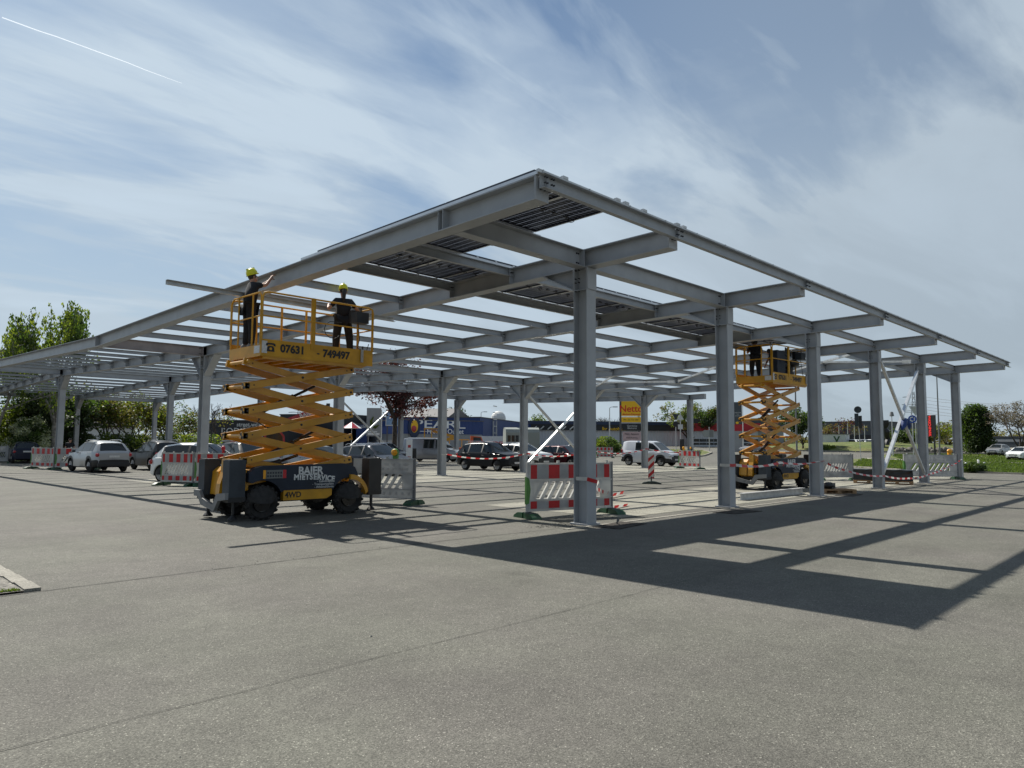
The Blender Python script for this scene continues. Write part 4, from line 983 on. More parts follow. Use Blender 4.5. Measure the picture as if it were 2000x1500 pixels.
    for x in (xf, xr):
        for s in (-1, 1):
            w = wheel_geo(r, .20, False).build('wheel', M['rubber'], root, 30); w.location = (x, s*(hw-.115), r)
            g = MB(); g.lathe((0, 0, 0), (0, s, 0), [(.02, r*.66), (.105, r*.66), (.108, r*.60), (.06, r*.56), (.055, .001)], 1, 20); g.lathe((0, 0, 0), (0, s, 0), [(.06, .06), (.1, .055), (.104, .001)], 0, 12)
            for i in range(5):
                a = i*2*math.pi/5+.3; c_, s_ = math.cos(a), math.sin(a); g.bar((c_*.04, s*.085, s_*.04), (c_*r*.60, s*.10, s_*r*.60), .02, .055, 0, (0, 1, 0)) if False else g.tube([(c_*.03, s*.088, s_*.03), (c_*r*.61, s*.096, s_*r*.61)], [.034, .024], 0, 6)
            g.lathe((0, 0, 0), (0, s, 0), [(.098, r*.60), (.110, r*.60), (.110, r*.67), (.098, r*.67)], 0, 24)
            g.build('rim', [M['rim'], M['black']], w, 30)
    def patch(nme, x, y, z, d, m_, rzz=0):
        g = MB(); g.box((0, 0, 0), d); o = g.build(nme, m_, root); o.location = (x, y, z); o.rotation_euler = (0, 0, rzz); bv = o.modifiers.new('Bevel', 'BEVEL'); bv.width = min(d)*.42; bv.segments = 3; return o
    zl = interp(top, f-.1)-.13; ztl = interp(top, bk+.1)-.17
    for s in (-1, 1):
        patch('headlight', f-.13, s*(hw*.80), zl, (.22, .34, .15), M['headlamp'], -s*.45)
        if style in ('van',): patch('tail_light', bk+.05, s*(hw*.86), 1.0, (.10, .12, .42), M['taillamp'])
        else: patch('tail_light', bk+.10, s*(hw*.80), ztl, (.17, .30, .19), M['taillamp'], s*.35)
        xm = wins[0][0]-.12; zmm = interp(belt, xm)+.06; patch('mirror', xm, s*(hw+.07), zmm, (.10, .17, .12), pm if not clad else M['blackgloss'])
        for wi in range(2): 
            if wi < len(wins) : patch('door_handle', wins[wi][1]+.14, s*(hw-.0), interp(belt, wins[wi][1])-.13, (.15, .03, .025), M['chrome'] if clad else pm)
        g = MB()
        for a, b_ in wins[:2]:
            g.bx((b_-.04, s*(hw-.03), zf+.12), (b_-.030, s*(hw-.0035), interp(belt, b_)-.03))
        g.build('door_gap', M['black'], root)
    patch('grille', f-.015, 0, zl-.04, (.05, .85, .11), M['blackgloss']); patch('air_intake', f-.02, 0, .36, (.06, 1.1, .14), M['black'])
    if plate:
        patch('number_plate', bk-.01, 0, .82 if style != 'van' else .6, (.02, .50, .11), M['plate']); patch('number_plate', f+.01, 0, .48, (.02, .50, .11), M['plate'])
    if clad: patch('rear_bumper', bk+.02, 0, .40, (.10, Wd*.86, .22), M['black'])
    if rack or style in ('suv', 'wagon'):
        for s in (-1, 1):
            g = MB(); yy = s*(hw-.05-.30*(H-1.0)-.10); g.tube([(rfx-.15, yy, H-.02), (rfx-.3, yy, H+.045), (rw0+.35, yy, H+.045), (rw0+.15, yy, H-.03)], .018, 0, 6); g.build('roof_rail', M['chrome'], root, 40)
    return root
car('parked_car', (1.45, 52.2, 0), R(84), 'dark blue hatchback seen from behind at the far left', 'car', paint('navy_paint', (.008, .012, .030), 0), L=3.85, Wd=1.74, H=1.5, wb=2.4)
car('parked_car', (.72, 33.2, 0), R(93), 'silver crossover car seen from behind beside the far left column', 'car', paint('silver_paint', (.34, .35, .36), .5), L=4.25, Wd=1.80, H=1.62, wb=2.57, style='suv', clad=True)
car('parked_car', (3.95, 33.9, 0), R(91), 'black compact off-road car parked to the right of the silver one', 'car', paint('black_paint', (.008, .009, .011), 0), L=4.05, Wd=1.77, H=1.64, wb=2.52, style='suv', rack=True)
car('parked_car', (.58, 19.75, 0), R(-62), 'small white hatchback facing the camera behind the barrier panels', 'car', paint('white_paint', (.70, .71, .70), .0), L=3.85, Wd=1.74, H=1.56, wb=2.4)
car('parked_car', (3.1, 21.2, 0), R(-90), 'black estate parked to the right of the small white hatchback', 'car', M['black_paint'], L=4.5, H=1.6, style='wagon', wb=2.7)
car('parked_car', (6.4, 21.0, 0), R(-90), 'silver grey hatchback seen through the scissor arms of the near lift', 'car', paint('grey_paint', (.28, .29, .31), .6), L=4.2, H=1.45)
car('parked_car', (10.1, 21.6, 0), R(-88), 'dark blue grey estate car with roof rails beside the near lift', 'car', paint('bluegrey_paint', (.030, .036, .050), .5), L=4.75, Wd=1.84, H=1.50, wb=2.8, style='wagon', fo=.9)
car('parked_car', (18.75, 22.0, 0), R(-88), 'black off-road car with silver wheels between two columns of the middle row', 'car', M['black_paint'], L=4.3, Wd=1.8, H=1.68, wb=2.65, style='suv', fo=.82)
car('parked_car', (22.6, 23.1, 0), R(-90), 'white crossover car partly behind the black off-road car', 'car', M['white_paint'], L=4.3, Wd=1.8, H=1.6, wb=2.6, style='suv', clad=True)
car('parked_car', (26.6, 22.9, 0), R(-90), 'dark red black car standing behind the nearest column', 'car', paint('maroon_paint', (.045, .008, .012), .4), L=4.3, H=1.48)
car('delivery_van', (34.75, 21.2, 0), R(-86), 'small white delivery van with dark side window parked past the nearest column', 'van', paint('vanwhite', (.52, .54, .58), .1), L=4.2, Wd=1.83, H=1.84, wb=2.70, r=.32, style='van', clad=True, fo=.82)
car('parked_car', (19.8, 34.0, 0), R(-90), 'black estate car in the back row left of the black off-road car', 'car', M['black_paint'], L=4.5, H=1.55, style='wagon', wb=2.7)
x, y = at(846, 62); car('delivery_van', (x, y, 0), R(-60), 'silver grey van in front of the blue building', 'van', M['grey_paint'], L=4.9, Wd=1.95, H=2.0, wb=3.0, style='van', fo=.9)
for px, d, a, k, lab in ((1992, 100, 2.9, 'white_paint', 'white car driving on the far road at the right edge'), (1947, 118, 3.0, 'silver_paint', 'pale car on the far road next to the tall hedge'), (1662, 152, 1.2, 'white_paint', 'white car parked before the dark hall beside the white container'), (1680, 155, 1.2, 'silver_paint', 'silver car parked before the dark hall'), (1697, 158, 1.2, 'white_paint', 'white car before the dark hall, nearest to the fourth column'), (1470, 118, 2.8, 'grey_paint', 'grey car passing behind the far lift'), (712, 70, 1.3, 'silver_paint', 'silver car far behind the dark estate, under the big poster board'), (1118, 95, 2.2, 'silver_paint', 'pale car in front of the long white hall')):
    x, y = at(px, d); car('distant_car', (x, y, gh(x, y)), a, lab, 'car', M[k], group='distant cars')
# red telehandler
x, y = at(535, 56); th = empty('telehandler', (x, y, 0), face(535), 'red telehandler with raised boom behind the near scissor lift', 'telehandler')
g = MB(); g.prism([(-2.7, .5), (2.2, .5), (2.3, 1.0), (1.4, 1.35), (-1.0, 1.3), (-1.2, 1.9), (-2.5, 2.05), (-2.85, 1.6), (-2.85, 1.0)], -1.1, 1.0); g.build('body', M['redpaint'], th)
g = MB(); g.prism([(-.55, 1.3), (.75, 1.3), (.7, 2.0), (.35, 2.45), (-.5, 2.45)], -1.12, -.25); c = g.build('cab', M['glass'], th)
g = MB(); g.prism([(-.65, 1.3), (-.5, 1.3), (-.44, 2.38), (.33, 2.38), (.66, 1.98), (.72, 1.3), (.85, 1.3), (.80, 2.02), (.40, 2.52), (-.58, 2.52)], -1.14, -1.10); g.build('cab_frame', M['redpaint'], th)
g = MB(); g.bar((-1.9, .3, 1.9), (3.2, .3, 4.02), .38, .46); g.bar((3.0, .3, 3.95), (3.9, .3, 4.3), .28, .30, 1); g.bx((3.75, .0, 3.9), (4.0, .6, 4.5), 1); b_ = g.build('boom', [M['redpaint'], M['black']], th)
t = text('lettering', 'BAIER', .42, M['lettering'], th, (2.35, .10, 3.67), (R(90), -math.atan2(2.12, 5.1), 0), bold=.01)
for wx in (-1.7, 1.4):
    for s in (-1, 1): w = wheel_geo(.6, .4).build('wheel', M['rubber'], th, 30); w.location = (wx, s*.95, .6)
# yellow boom lift and orange truck behind the parked cars
x, y = at(862, 72); bl = empty('boom_lift', (x, y, 0), face(862), 'folded yellow access platform on a truck in front of the blue building', 'platform lift')
g = MB(); g.bx((-1.7, -.8, .7), (1.7, .8, 1.15)); g.build('base', M['yellow'], bl)
g = MB(); g.bar((-1.5, 0, 1.4), (1.3, 0, 2.1), .3, .3); g.bar((1.3, 0, 2.2), (-.8, 0, 2.75), .26, .26); g.build('arm', M['yellow'], bl)
g = MB()
for xx in (-1.6, -.9, -.2):
    for yy in (-.4, .4): g.bx((xx-.04, yy-.04, 1.9), (xx+.04, yy+.04, 3.0))
g.bx((-1.65, -.45, 1.9), (-.15, .45, 2.1)); g.bx((-1.65, -.45, 2.92), (-.15, .45, 3.0)); g.build('basket', M['yellow2'], bl)
for wx in (-1.1, 1.1):
    for s in (-1, 1): w = wheel_geo(.45, .3, False).build('wheel', M['rubber'], bl, 30); w.location = (wx, s*.75, .45)
x, y = at(903, 84); ot = empty('truck', (x, y, 0), face(903), 'orange flatbed truck behind the black off-road car', 'truck')
g = MB(); g.prism([(-3.0, .7), (3.0, .7), (3.1, 1.5), (2.5, 1.6), (2.2, 2.3), (1.0, 2.4), (.9, 1.1), (-3.0, 1.0)], -1, 1); g.build('cab', mat('orange', (.50, .09, .02), .4), ot)
g = MB(); g.prism([(1.3, 1.6), (2.35, 1.6), (2.12, 2.2), (1.3, 2.25)], -1.02, 1.02); g.build('side_window', M['glass'], ot)
g = MB()
for xx in (-2.8, -1.4, 0, .8): g.bx((xx-.04, -1.0, 1.0), (xx+.04, -.94, 2.0))
g.bx((-2.9, -1.0, 1.9), (.85, -.94, 2.0)); g.build('stake_side', M['amber'], ot)
for wx in (-1.9, 1.7):
    for s in (-1, 1): w = wheel_geo(.45, .3, False).build('wheel', M['rubber'], ot, 30); w.location = (wx, s*.85, .45)
x, y = at(801, 52); ch = empty('charging_pillar', (x, y, 0), face(801), 'white electric charging pillar with small red marks behind the estate car', 'charger')
g = MB(); g.bx((-.22, -.2, 0), (.22, .2, 1.85)); o = g.build('housing', M['white'], ch); bv = o.modifiers.new('Bevel', 'BEVEL'); bv.width = .04; bv.segments = 3
g = MB(); g.bx((-.1, -.206, 1.25), (.1, -.201, 1.45), 0); g.bx((-.12, -.206, .55), (.12, -.201, .65), 0); g.bx((.23, -.1, .2), (.5, .2, 1.2), 1); g.build('display', [M['redpaint'], M['black']], ch)

# ------------------------------------------------------------------ verges, roads, roundabout
def W_(px, d): return at(px, d)
sheet('grass_verge', [(45.1, 10.4), (40.1, 5.5), (39.6, 1.8), (39.0, -1.2), (38.4, -8), (62, -8), (66.5, 0.2), (69.3, 3.5), (68.5, 8.1), (75.0, 15.5), (79.9, 20.9), (75.3, 20.8)], 'turf', .03, 4)
sheet('footpath', [(79.9, 20.9), (75, 15.5), (68.5, 8.1), (69.3, 3.5), (66.5, .2), (62, -8), (66, -8), (70.8, .2), (73.4, 3.5), (73, 8.4), (79, 16), (84, 22)], 'kerbstone', .02, 3)
sheet('grass_verge', [(89.8, 23.5), (81.0, 17.2), (74.5, 9.2), (75.0, 4.3), (73.2, -2), (100, -4), (108, 5.5), (107.2, 10.3), (105.8, 17.6), (103.6, 21.5), (99.4, 24.4)], 'turf', .03, 4)
sheet('traffic_island', [(74.1, 43.9), (65.3, 35.6), (75.5, 39.7), (89.1, 46.0), (97, 51.7), (100, 56.6), (98, 61.2), (85.5, 52.7)], 'turf', .10, 3)
g = MB()
def kerb(pts, w=.22, h=.13):
    for a, b in zip(pts[:-1], pts[1:]):
        n = max(1, int(math.dist(a, b)/1.0))
        for i in range(n):
            p = Vector((a[0]+(b[0]-a[0])*i/n, a[1]+(b[1]-a[1])*i/n, 0)); q = Vector((a[0]+(b[0]-a[0])*(i+.97)/n, a[1]+(b[1]-a[1])*(i+.97)/n, 0)); p.z = gh(p.x, p.y)+h/2; q.z = gh(q.x, q.y)+h/2; g.bar(p, q, w, h+.1)
kerb([(74.1, 43.9), (65.3, 35.6), (75.5, 39.7), (89.1, 46.0), (97, 51.7), (100, 56.6)])
kerb([(99.4, 24.4), (103.6, 21.5), (105.8, 17.6), (107.2, 10.3), (108, 5.5), (100, -4)], .3)
kerb([(75.3, 20.8), (45.1, 10.4), (40.1, 5.5), (39.6, 1.8), (39.0, -1.2), (38.4, -8)], .12, .05)
struct(g.build('road_kerb', M['kerbstone']))
# roundabout mound
mnd = MB(); mc = at(1700, 146); RR = 21; nr, na = 7, 48
def mz(r): return gh(*mc)+.02+1.15*math.cos(min(1, r/RR)*math.pi/2)**.8
mnd.v.append((mc[0], mc[1], mz(0)))
for i in range(1, nr+1):
    for k in range(na):
        a = 2*math.pi*k/na; r = RR*i/nr; x, y = mc[0]+r*math.cos(a), mc[1]+r*math.sin(a); mnd.v.append((x, y, mz(r) if i < nr else gh(x, y)-.05))
for k in range(na): mnd.f.append((0, 1+k, 1+(k+1) % na)); mnd.m.append(0)
for i in range(nr-1):
    for k in range(na): j = (k+1) % na; mnd.f.append((1+i*na+k, 1+(i+1)*na+k, 1+(i+1)*na+j, 1+i*na+j)); mnd.m.append(0)
struct(mnd.build('roundabout_mound', M['turf'], None, 60))
g = MB()
for k in range(60):
    a0, a1 = 2*math.pi*k/60, 2*math.pi*(k+.95)/60; p = Vector((mc[0]+(RR+.3)*math.cos(a0), mc[1]+(RR+.3)*math.sin(a0), 0)); q = Vector((mc[0]+(RR+.3)*math.cos(a1), mc[1]+(RR+.3)*math.sin(a1), 0)); p.z = gh(p.x, p.y)+.08; q.z = gh(q.x, q.y)+.08; g.bar(p, q, .5, .25)
struct(g.build('roundabout_kerb', M['kerbstone']))

# grass blades on the verges
def blades(name, regions, n, h, m, seed=2):
    rnd = random.Random(seed); v = []; f = []
    for (a, b, c, d, wgt) in regions:
        for i in range(int(n*wgt)):
            u, w = rnd.random(), rnd.random(); x = (a[0]*(1-u)+b[0]*u)*(1-w)+(d[0]*(1-u)+c[0]*u)*w; y = (a[1]*(1-u)+b[1]*u)*(1-w)+(d[1]*(1-u)+c[1]*u)*w; z = gh(x, y)
            an = rnd.uniform(0, 6.28); ww = h*rnd.uniform(.5, 1.0); hh = h*rnd.uniform(.5, 1.3); lx, ly = rnd.uniform(-.3, .3)*hh, rnd.uniform(-.3, .3)*hh; k = len(v)
            v += [(x-ww*math.cos(an), y-ww*math.sin(an), z), (x+ww*math.cos(an), y+ww*math.sin(an), z), (x+lx, y+ly, z+hh)]; f.append((k, k+1, k+2))
    me = bpy.data.meshes.new(name); me.from_pydata(v, [], f); me.materials.append(M[m]); o = link(name, me); o['kind'] = 'stuff'; return o
blades('grass', [((45, 10.4), (40.2, 5.5), (69, 8), (76, 20), 1), ((40.1, 5.4), (39.2, -4), (66, 0), (69, 8), 1.4), ((74.5, 9), (73.5, -2), (100, -3), (106, 17), 1.2), ((82, 17.5), (74.5, 9.2), (106, 17), (99, 24), .7), ((66, 36), (75, 40), (97, 52), (97, 60), .5)], 5200, .16, 'grassblade')
ca, cb_ = at(1590, 132), at(1760, 132)
blades('tall_grass', [(at(1590, 133), at(1745, 129), at(1745, 140), at(1590, 142), 1)], 5200, .42, 'leaf', 5)
# daffodil clump beside the last column
def leaves(v, f, c, r, n, s, rnd, droop=0, shell=.55):
    for i in range(n):
        while True:
            p = Vector((rnd.uniform(-1, 1), rnd.uniform(-1, 1), rnd.uniform(-1, 1)))
            if p.length < 1 and p.length > shell*rnd.random(): break
        q = Vector((c[0]+p.x*r[0], c[1]+p.y*r[1], c[2]+p.z*r[2])); a = Vector((rnd.gauss(0, 1), rnd.gauss(0, 1), rnd.gauss(0, .7))).normalized(); b = a.cross(Vector((rnd.gauss(0, 1), rnd.gauss(0, 1), rnd.gauss(0, 1)))).normalized()
        if droop: a = Vector((a.x*.5, a.y*.5, -1.4*droop)).normalized(); b = a.cross(Vector((rnd.gauss(0, 1), rnd.gauss(0, 1), 0))).normalized()
        sc = s*rnd.uniform(.6, 1.3); k = len(v); v += [tuple(q-a*sc), tuple(q+b*sc*.5), tuple(q+a*sc), tuple(q-b*sc*.5)]; f.append((k, k+1, k+2, k+3))
def leafmesh(name, v, f, m, parent, midx=None):
    me = bpy.data.meshes.new(name); me.from_pydata(v, [], f)
    for x in (m if isinstance(m, list) else [m]): me.materials.append(M[x])
    if midx: me.polygons.foreach_set('material_index', midx)
    return link(name, me, parent)
rnd = random.Random(9); x, y = at(1898, 53); v, f = [], []
for i in range(240):
    a = rnd.uniform(0, 6.28); r = rnd.random()**.5*.95; px_, py_ = r*math.cos(a)*1.3, r*math.sin(a)*.7; h = rnd.uniform(.35, .7); k = len(v); l = rnd.uniform(-.25, .25)
    v += [(px_-.03, py_, 0), (px_+.03, py_, 0), (px_+l+.02, py_+l*.5, h), (px_+l-.02, py_+l*.5, h)]; f.append((k, k+1, k+2, k+3))
pl = empty('flower_clump', (x, y, .02), 0, 'clump of white daffodils growing in the grass right of the last column', 'flowers')
leafmesh('leaves', v, f, 'leafdark', pl); v, f = [], []
leaves(v, f, (0, 0, .3), (1.1, .6, .3), 700, .12, rnd); leafmesh('foliage', v, f, 'leaf', pl)
g = MB()
for i in range(7): g.ell((rnd.uniform(-.9, .9), rnd.uniform(-.5, .3), rnd.uniform(.55, .75)), (.07, .07, .05), 0, 6, 4)
o = g.build('blossoms', M['white'], pl); o['kind'] = 'stuff'

# ------------------------------------------------------------------ trees
def limbs(g, p, d, L, r, depth, rnd, tips, spread=.55, up_=.1, kids=3, m=0, rmin=.012):
    pts = [p.copy()]; rr = [r]; dd = d.copy()
    for i in range(3):
        dd = (dd+Vector((rnd.gauss(0, .12), rnd.gauss(0, .12), rnd.gauss(0, .06)+up_*.3))).normalized(); pts.append(pts[-1]+dd*L/3); rr.append(max(rmin, r*(1-.16*(i+1))))
    g.tube(pts, rr, m, 6 if depth > 1 else 4, False)
    tips.append((pts[-1].copy(), dd.copy(), depth)); tips.append((pts[2].copy(), dd.copy(), depth))
    if depth <= 0: return
    for k in range(kids):
        a = Vector((rnd.gauss(0, 1), rnd.gauss(0, 1), rnd.gauss(0, .6))); nd_ = (dd*(1-spread*.5)+a.normalized()*spread+Vector((0, 0, up_))).normalized()
        limbs(g, pts[-1] if k < 2 else pts[2], nd_, L*rnd.uniform(.62, .82), max(rmin, r*.55), depth-1, rnd, tips, spread, up_, kids, m, rmin)
def tree(name, px, D_, top, rad, label, leafs='leaf', n=5000, s=.17, bark='bark', seed=1, depth=3, crown0=.25, droop=0, spread=.6, kids=3, clump=.9, group=None, cat='tree', squash=1, up_=.12, cover=1.0, lean=0, shell=.5):
    x, y = at(px, D_); z = gh(x, y); H = hgt(px, top, D_)-z; rnd = random.Random(seed)
    t = empty(name, (x, y, z), 0, label, cat, group); g = MB(); tips = []
    tr = max(.08, H*.022); hb = H*crown0
    g.tube([(0, 0, 0), (rnd.gauss(0, .05), 0, hb*.5), (lean*.1, rnd.gauss(0, .1), hb)], [tr*1.3, tr, tr*.85], 0, 8, False)
    base = Vector((lean*.1, 0, hb)); L0 = (H-hb)*.36
    for k in range(kids+1): 
        a = 2*math.pi*k/(kids+1)+rnd.uniform(0, 1); dd = Vector((math.cos(a)*spread, math.sin(a)*spread, .9+.3*rnd.random())).normalized() if k else Vector((0, 0, 1))
        limbs(g, base, dd, L0*rnd.uniform(.8, 1.1), tr*.6, depth, rnd, tips, spread, up_, kids)
    # fit limbs into crown box
    mz_ = max(p.z for p, _, _ in tips); mr = sorted(math.hypot(p.x, p.y) for p, _, _ in tips)[int(len(tips)*.96)]
    fz = (H-hb-.3*clump)/(mz_-hb); fr_ = max(.2, (rad-.4*clump))/mr
    def fit(p): return (p[0]*fr_, p[1]*fr_, hb+(p[2]-hb)*fz if p[2] > hb else p[2])
    g.v = [fit(p) for p in g.v]; g.build('trunk', M[bark], t, None, False)
    if n:
        v, f, mi = [], [], []; T = [fit(p) for p, _, d_ in tips if d_ <= 1]; rnd.shuffle(T); T = T[:max(6, int(len(T)*cover))]; per = max(4, int(n/len(T)))
        names = leafs if isinstance(leafs, list) else [leafs]
        for c in T:
            cl = clump*rnd.uniform(.45, 1.15); c0 = len(f); cz = c[2]
            if droop:
                for j in range(4): leaves(v, f, (c[0]+rnd.gauss(0, .25)*clump, c[1]+rnd.gauss(0, .25)*clump, cz-j*.38*clump*droop), (cl*.28, cl*.28, cl*.42), per//4, s, rnd, .6, 0)
            else: leaves(v, f, (c[0], c[1], cz), (cl, cl, cl*.72*squash), per, s, rnd, 0, shell)
            k = rnd.randrange(len(names)); mi += [k]*(len(f)-c0)
        leafmesh('crown', v, f, names, t, mi)
    return t
def shrub(name, px, D_, top, rad, label, leafs='leaf', n=5000, s=.15, seed=1, cat='bush', group=None, clump=.8, **k):
    x, y = at(px, D_); z = gh(x, y); H = hgt(px, top, D_)-z; rnd = random.Random(seed); t = empty(name, (x, y, z), 0, label, cat, group)
    g = MB(); v, f, mi = [], [], []; names = leafs if isinstance(leafs, list) else [leafs]; nb = max(14, int(H*rad*5)); cl = min(clump*.8, rad*.45)
    for i in range(nb):
        u = (i+.5)/nb; hh = cl*.6+(H-cl*1.2)*u**.9; wr = rad*(math.sin(math.pi*min(1, .18+.74*u))**.55)-cl*.6; a = i*2.4+rnd.random(); q = wr*(.55+.45*rnd.random()); c = (q*math.cos(a), q*math.sin(a), hh)
        cc = cl*rnd.uniform(.7, 1.25); c0 = len(f); leaves(v, f, c, (cc, cc, cc*.85), n//nb, s, rnd, 0, .7); mi += [rnd.randrange(len(names))]*(len(f)-c0)
        g.tube([(0, 0, hh*.25), (c[0]*.5, c[1]*.5, hh*.7), c], [.06, .04, .015], 0, 5, False)
    g.tube([(0, 0, 0), (0, 0, H*.75)], [.11, .03], 0, 6, False); g.build('trunk', M['bark'], t, None, False); leafmesh('crown', v, f, names, t, mi); return t
tree('birch_tree', 108, 66, 582, 4.3, 'tall drooping birch rising over the canopy at the far left', ['leaf', 'leaf', 'leafyel'], 9500, .12, 'barkpale', 4, 3, .22, 1.3, .5, 3, .85)
tree('birch_tree', -6, 66, 632, 4.6, 'second drooping birch cut off by the left edge of the photo', ['leaf', 'leafyel', 'leafyel'], 8000, .12, 'barkpale', 7, 3, .2, 1.3, .6, 3, .9)
tree('broadleaf_tree', 112, 76, 742, 4.4, 'dark green tree behind the far left column', ['leafdark', 'leaf'], 9000, .17, seed=11, crown0=.08, clump=1.2)
tree('broadleaf_tree', 55, 70, 760, 3.6, 'dark green tree left of the far left column, behind the white bush', ['leafdark', 'leafdark'], 7000, .17, seed=12, crown0=.05, clump=1.1)
shrub('young_tree', 20, 68, 790, 2.6, 'bright green young tree at the left edge below the birches', ['leafyel', 'leaf'], 5000, .13, seed=13, crown0=.05, clump=.8)
shrub('flowering_shrub', 62, 66, 815, 1.75, 'round whitish blooming bush between the dark trees on the left', ['leafwhite', 'leafwhite', 'leaf'], 6500, .10, seed=14, crown0=.03, clump=.75, cat='bush')
shrub('conifer_tree', 138, 74, 772, 1.7, 'narrow dark conifer right of the far left column', 'leafdark', 5000, .15, seed=15, crown0=.02, clump=.8, spread=.3)
tree('broadleaf_tree', 215, 78, 752, 4.3, 'olive brown budding tree above the silver car', ['leafolive', 'leafolive', 'leaf'], 5200, .14, seed=16, crown0=.08, clump=1.1, shell=.2)
tree('broadleaf_tree', 272, 80, 762, 3.8, 'olive green budding tree above the black compact off-road car', ['leafolive', 'leafyel'], 5200, .14, seed=17, crown0=.1, clump=1.1)
tree('broadleaf_tree', 330, 82, 778, 3.6, 'thin olive tree between the middle columns on the left', ['leafolive', 'leaf'], 2600, .13, seed=18, crown0=.12, clump=1.0, spread=.8)
tree('broadleaf_tree', 385, 86, 800, 3.2, 'half bare green tree behind the white hatchback', ['leafolive', 'leaf'], 1800, .13, seed=19, crown0=.1, clump=.9)
tree('bare_tree', 425, 96, 782, 3.4, 'leafless tree with upright thin branches before the black building', n=0, seed=20, crown0=.3, depth=4, kids=3, spread=.5, up_=.25)
for i, (px, lab) in enumerate(((8, 'low green hedge bush at the left edge'), (95, 'light green hedge bush just left of the far left column'), (205, 'green hedge bush behind the silver car'), (262, 'green hedge bush between silver and black car'), (345, 'green hedge bush behind the column on the left'), (395, 'low green hedge bush behind the white hatchback'))):
    shrub('hedge_bush', px, 74+i, 846, 2.2, lab, ['leafyel', 'leaf'], 2600, .12, seed=30+i, crown0=.03, clump=.8, cat='bush', group='bushes along the left side')
tree('red_leaved_tree', 772, 58, 681, 3.9, 'tree with dark red leaves behind the middle of the canopy', ['leafred', 'leafred', 'leafred'], 7800, .12, seed=42, crown0=.38, clump=.75, spread=.85, up_=.02, depth=3, cover=.8)
for px, D_, top, rad, nm, lf, nn, lab in ((648, 130, 812, 4.5, 'pine_tree', 'leafdark', 2500, 'distant dark pine left of the poster boards'), (662, 120, 818, 2.5, 'pine_tree', 'leafdark', 1600, 'small distant pine next to the red banner'), (890, 128, 795, 3.6, 'pine_tree', 'leafdark', 3000, 'dark pine above the blue building'), (842, 120, 805, 3, 'pine_tree', 'leafdark', 2500, 'dark pine left of the column above the blue wall'), (1060, 170, 808, 5.2, 'broadleaf_tree', ['leaf', 'leafyel'], 2600, 'round green tree behind the long hall roof'), (1347, 150, 787, 7.0, 'broadleaf_tree', ['leafyel', 'leaf', 'leafolive'], 5200, 'large spring green tree above the red roofed hall'), (1378, 152, 793, 5.0, 'broadleaf_tree', ['leaf', 'leafdark'], 4200, 'darker green tree right of the large spring green one'), (1567, 130, 795, 3.8, 'broadleaf_tree', ['leaf', 'leafdark'], 7000, 'dense green tree behind the lamp post near the far lift'), (1848, 140, 822, 5.0, 'broadleaf_tree', ['leafolive', 'leafyel'], 2200, 'pale green tree between the last two columns'), (1800, 150, 838, 4.2, 'broadleaf_tree', ['leaf', 'leafolive'], 2200, 'low green tree behind the roundabout sign'), (1640, 175, 818, 5, 'broadleaf_tree', ['leafolive', 'leafred'], 1500, 'reddish budding tree before the long dark hall'), (1762, 140, 835, 3, 'broadleaf_tree', ['leaf', 'leafdark'], 1800, 'small green tree behind the blue cloth')):
    tree(nm, px, D_, top, rad, lab, lf, nn, .2, seed=int(px), crown0=.12, clump=1.3, depth=2)
shrub('clipped_tree', 1906, 122, 790, 2.5, 'dense dark green column shaped tree right of the last column', ['leaf', 'leaf', 'leafdark'], 16000, .17, seed=51, crown0=.01, clump=1.25, depth=3, spread=.35, up_=.25)
tree('lilac_tree', 1990, 118, 783, 4.8, 'wide half bare tree with pinkish buds at the right edge', 'leaflilac', 6500, .10, seed=52, crown0=.12, clump=.55, depth=4, kids=3, spread=.8)
for px, D_, top, rad, lab in ((1172, 165, 815, 4.0, 'bare tree behind the hall beside the nearest column'), (1195, 168, 812, 4.5, 'bare tree behind the hall next to the lamp post'), (1262, 175, 815, 4.0, 'small bare tree behind the hall right of the yellow sign'), (690, 140, 822, 3.5, 'thin bare tree near the red banner')):
    tree('bare_tree', px, D_, top, rad, lab, n=0, seed=int(px), crown0=.3, depth=3, kids=3, up_=.25)
shrub('round_bush', 1182, 92, 853, 2.1, 'round green bush beside the yellow sign', ['leaf', 'leafyel'], 4500, .13, seed=61, crown0=.03, clump=.9, cat='bush')
shrub('hedge_bush', 1610, 128, 868, 2.0, 'low shrub on the roundabout left side', ['leafyel', 'leaf'], 1500, .14, seed=62, crown0=.03, clump=.8, cat='bush')

# ------------------------------------------------------------------ buildings
def bmat(k, col, rough=.6, nscale=.25, var=.10): M[k] = mat(k, col, rough, 0, nscale, var); return k
for k, c in (('b_blue', (.009, .035, .14)), ('b_navy', (.015, .03, .075)), ('b_black', (.014, .016, .019)), ('b_white', (.50, .52, .55)), ('b_grey', (.26, .27, .28)), ('b_dark', (.055, .065, .075)), ('b_red', (.38, .012, .022)), ('b_pale', (.55, .56, .55)), ('b_roof', (.09, .085, .085)), ('s_yellow', (.80, .46, .01)), ('s_red', (.62, .03, .015)), ('b_hut', (.25, .27, .25))): bmat(k, c)
def corr(k, col, pitch=.5, dark=.7):
    m = mat(k, col, .5); t = m.node_tree; b = t.nodes['Principled BSDF']; c = t.nodes.new('ShaderNodeTexCoord'); w = t.nodes.new('ShaderNodeTexWave'); w.inputs['Scale'].default_value = 1/pitch*.32; w.bands_direction = 'X'
    t.links.new(c.outputs['Object'], w.inputs[0]); bp = t.nodes.new('ShaderNodeBump'); bp.inputs['Strength'].default_value = .6; bp.inputs['Distance'].default_value = .08; t.links.new(w.outputs[0], bp.inputs['Height']); t.links.new(bp.outputs[0], b.inputs['Normal']); M[k] = m
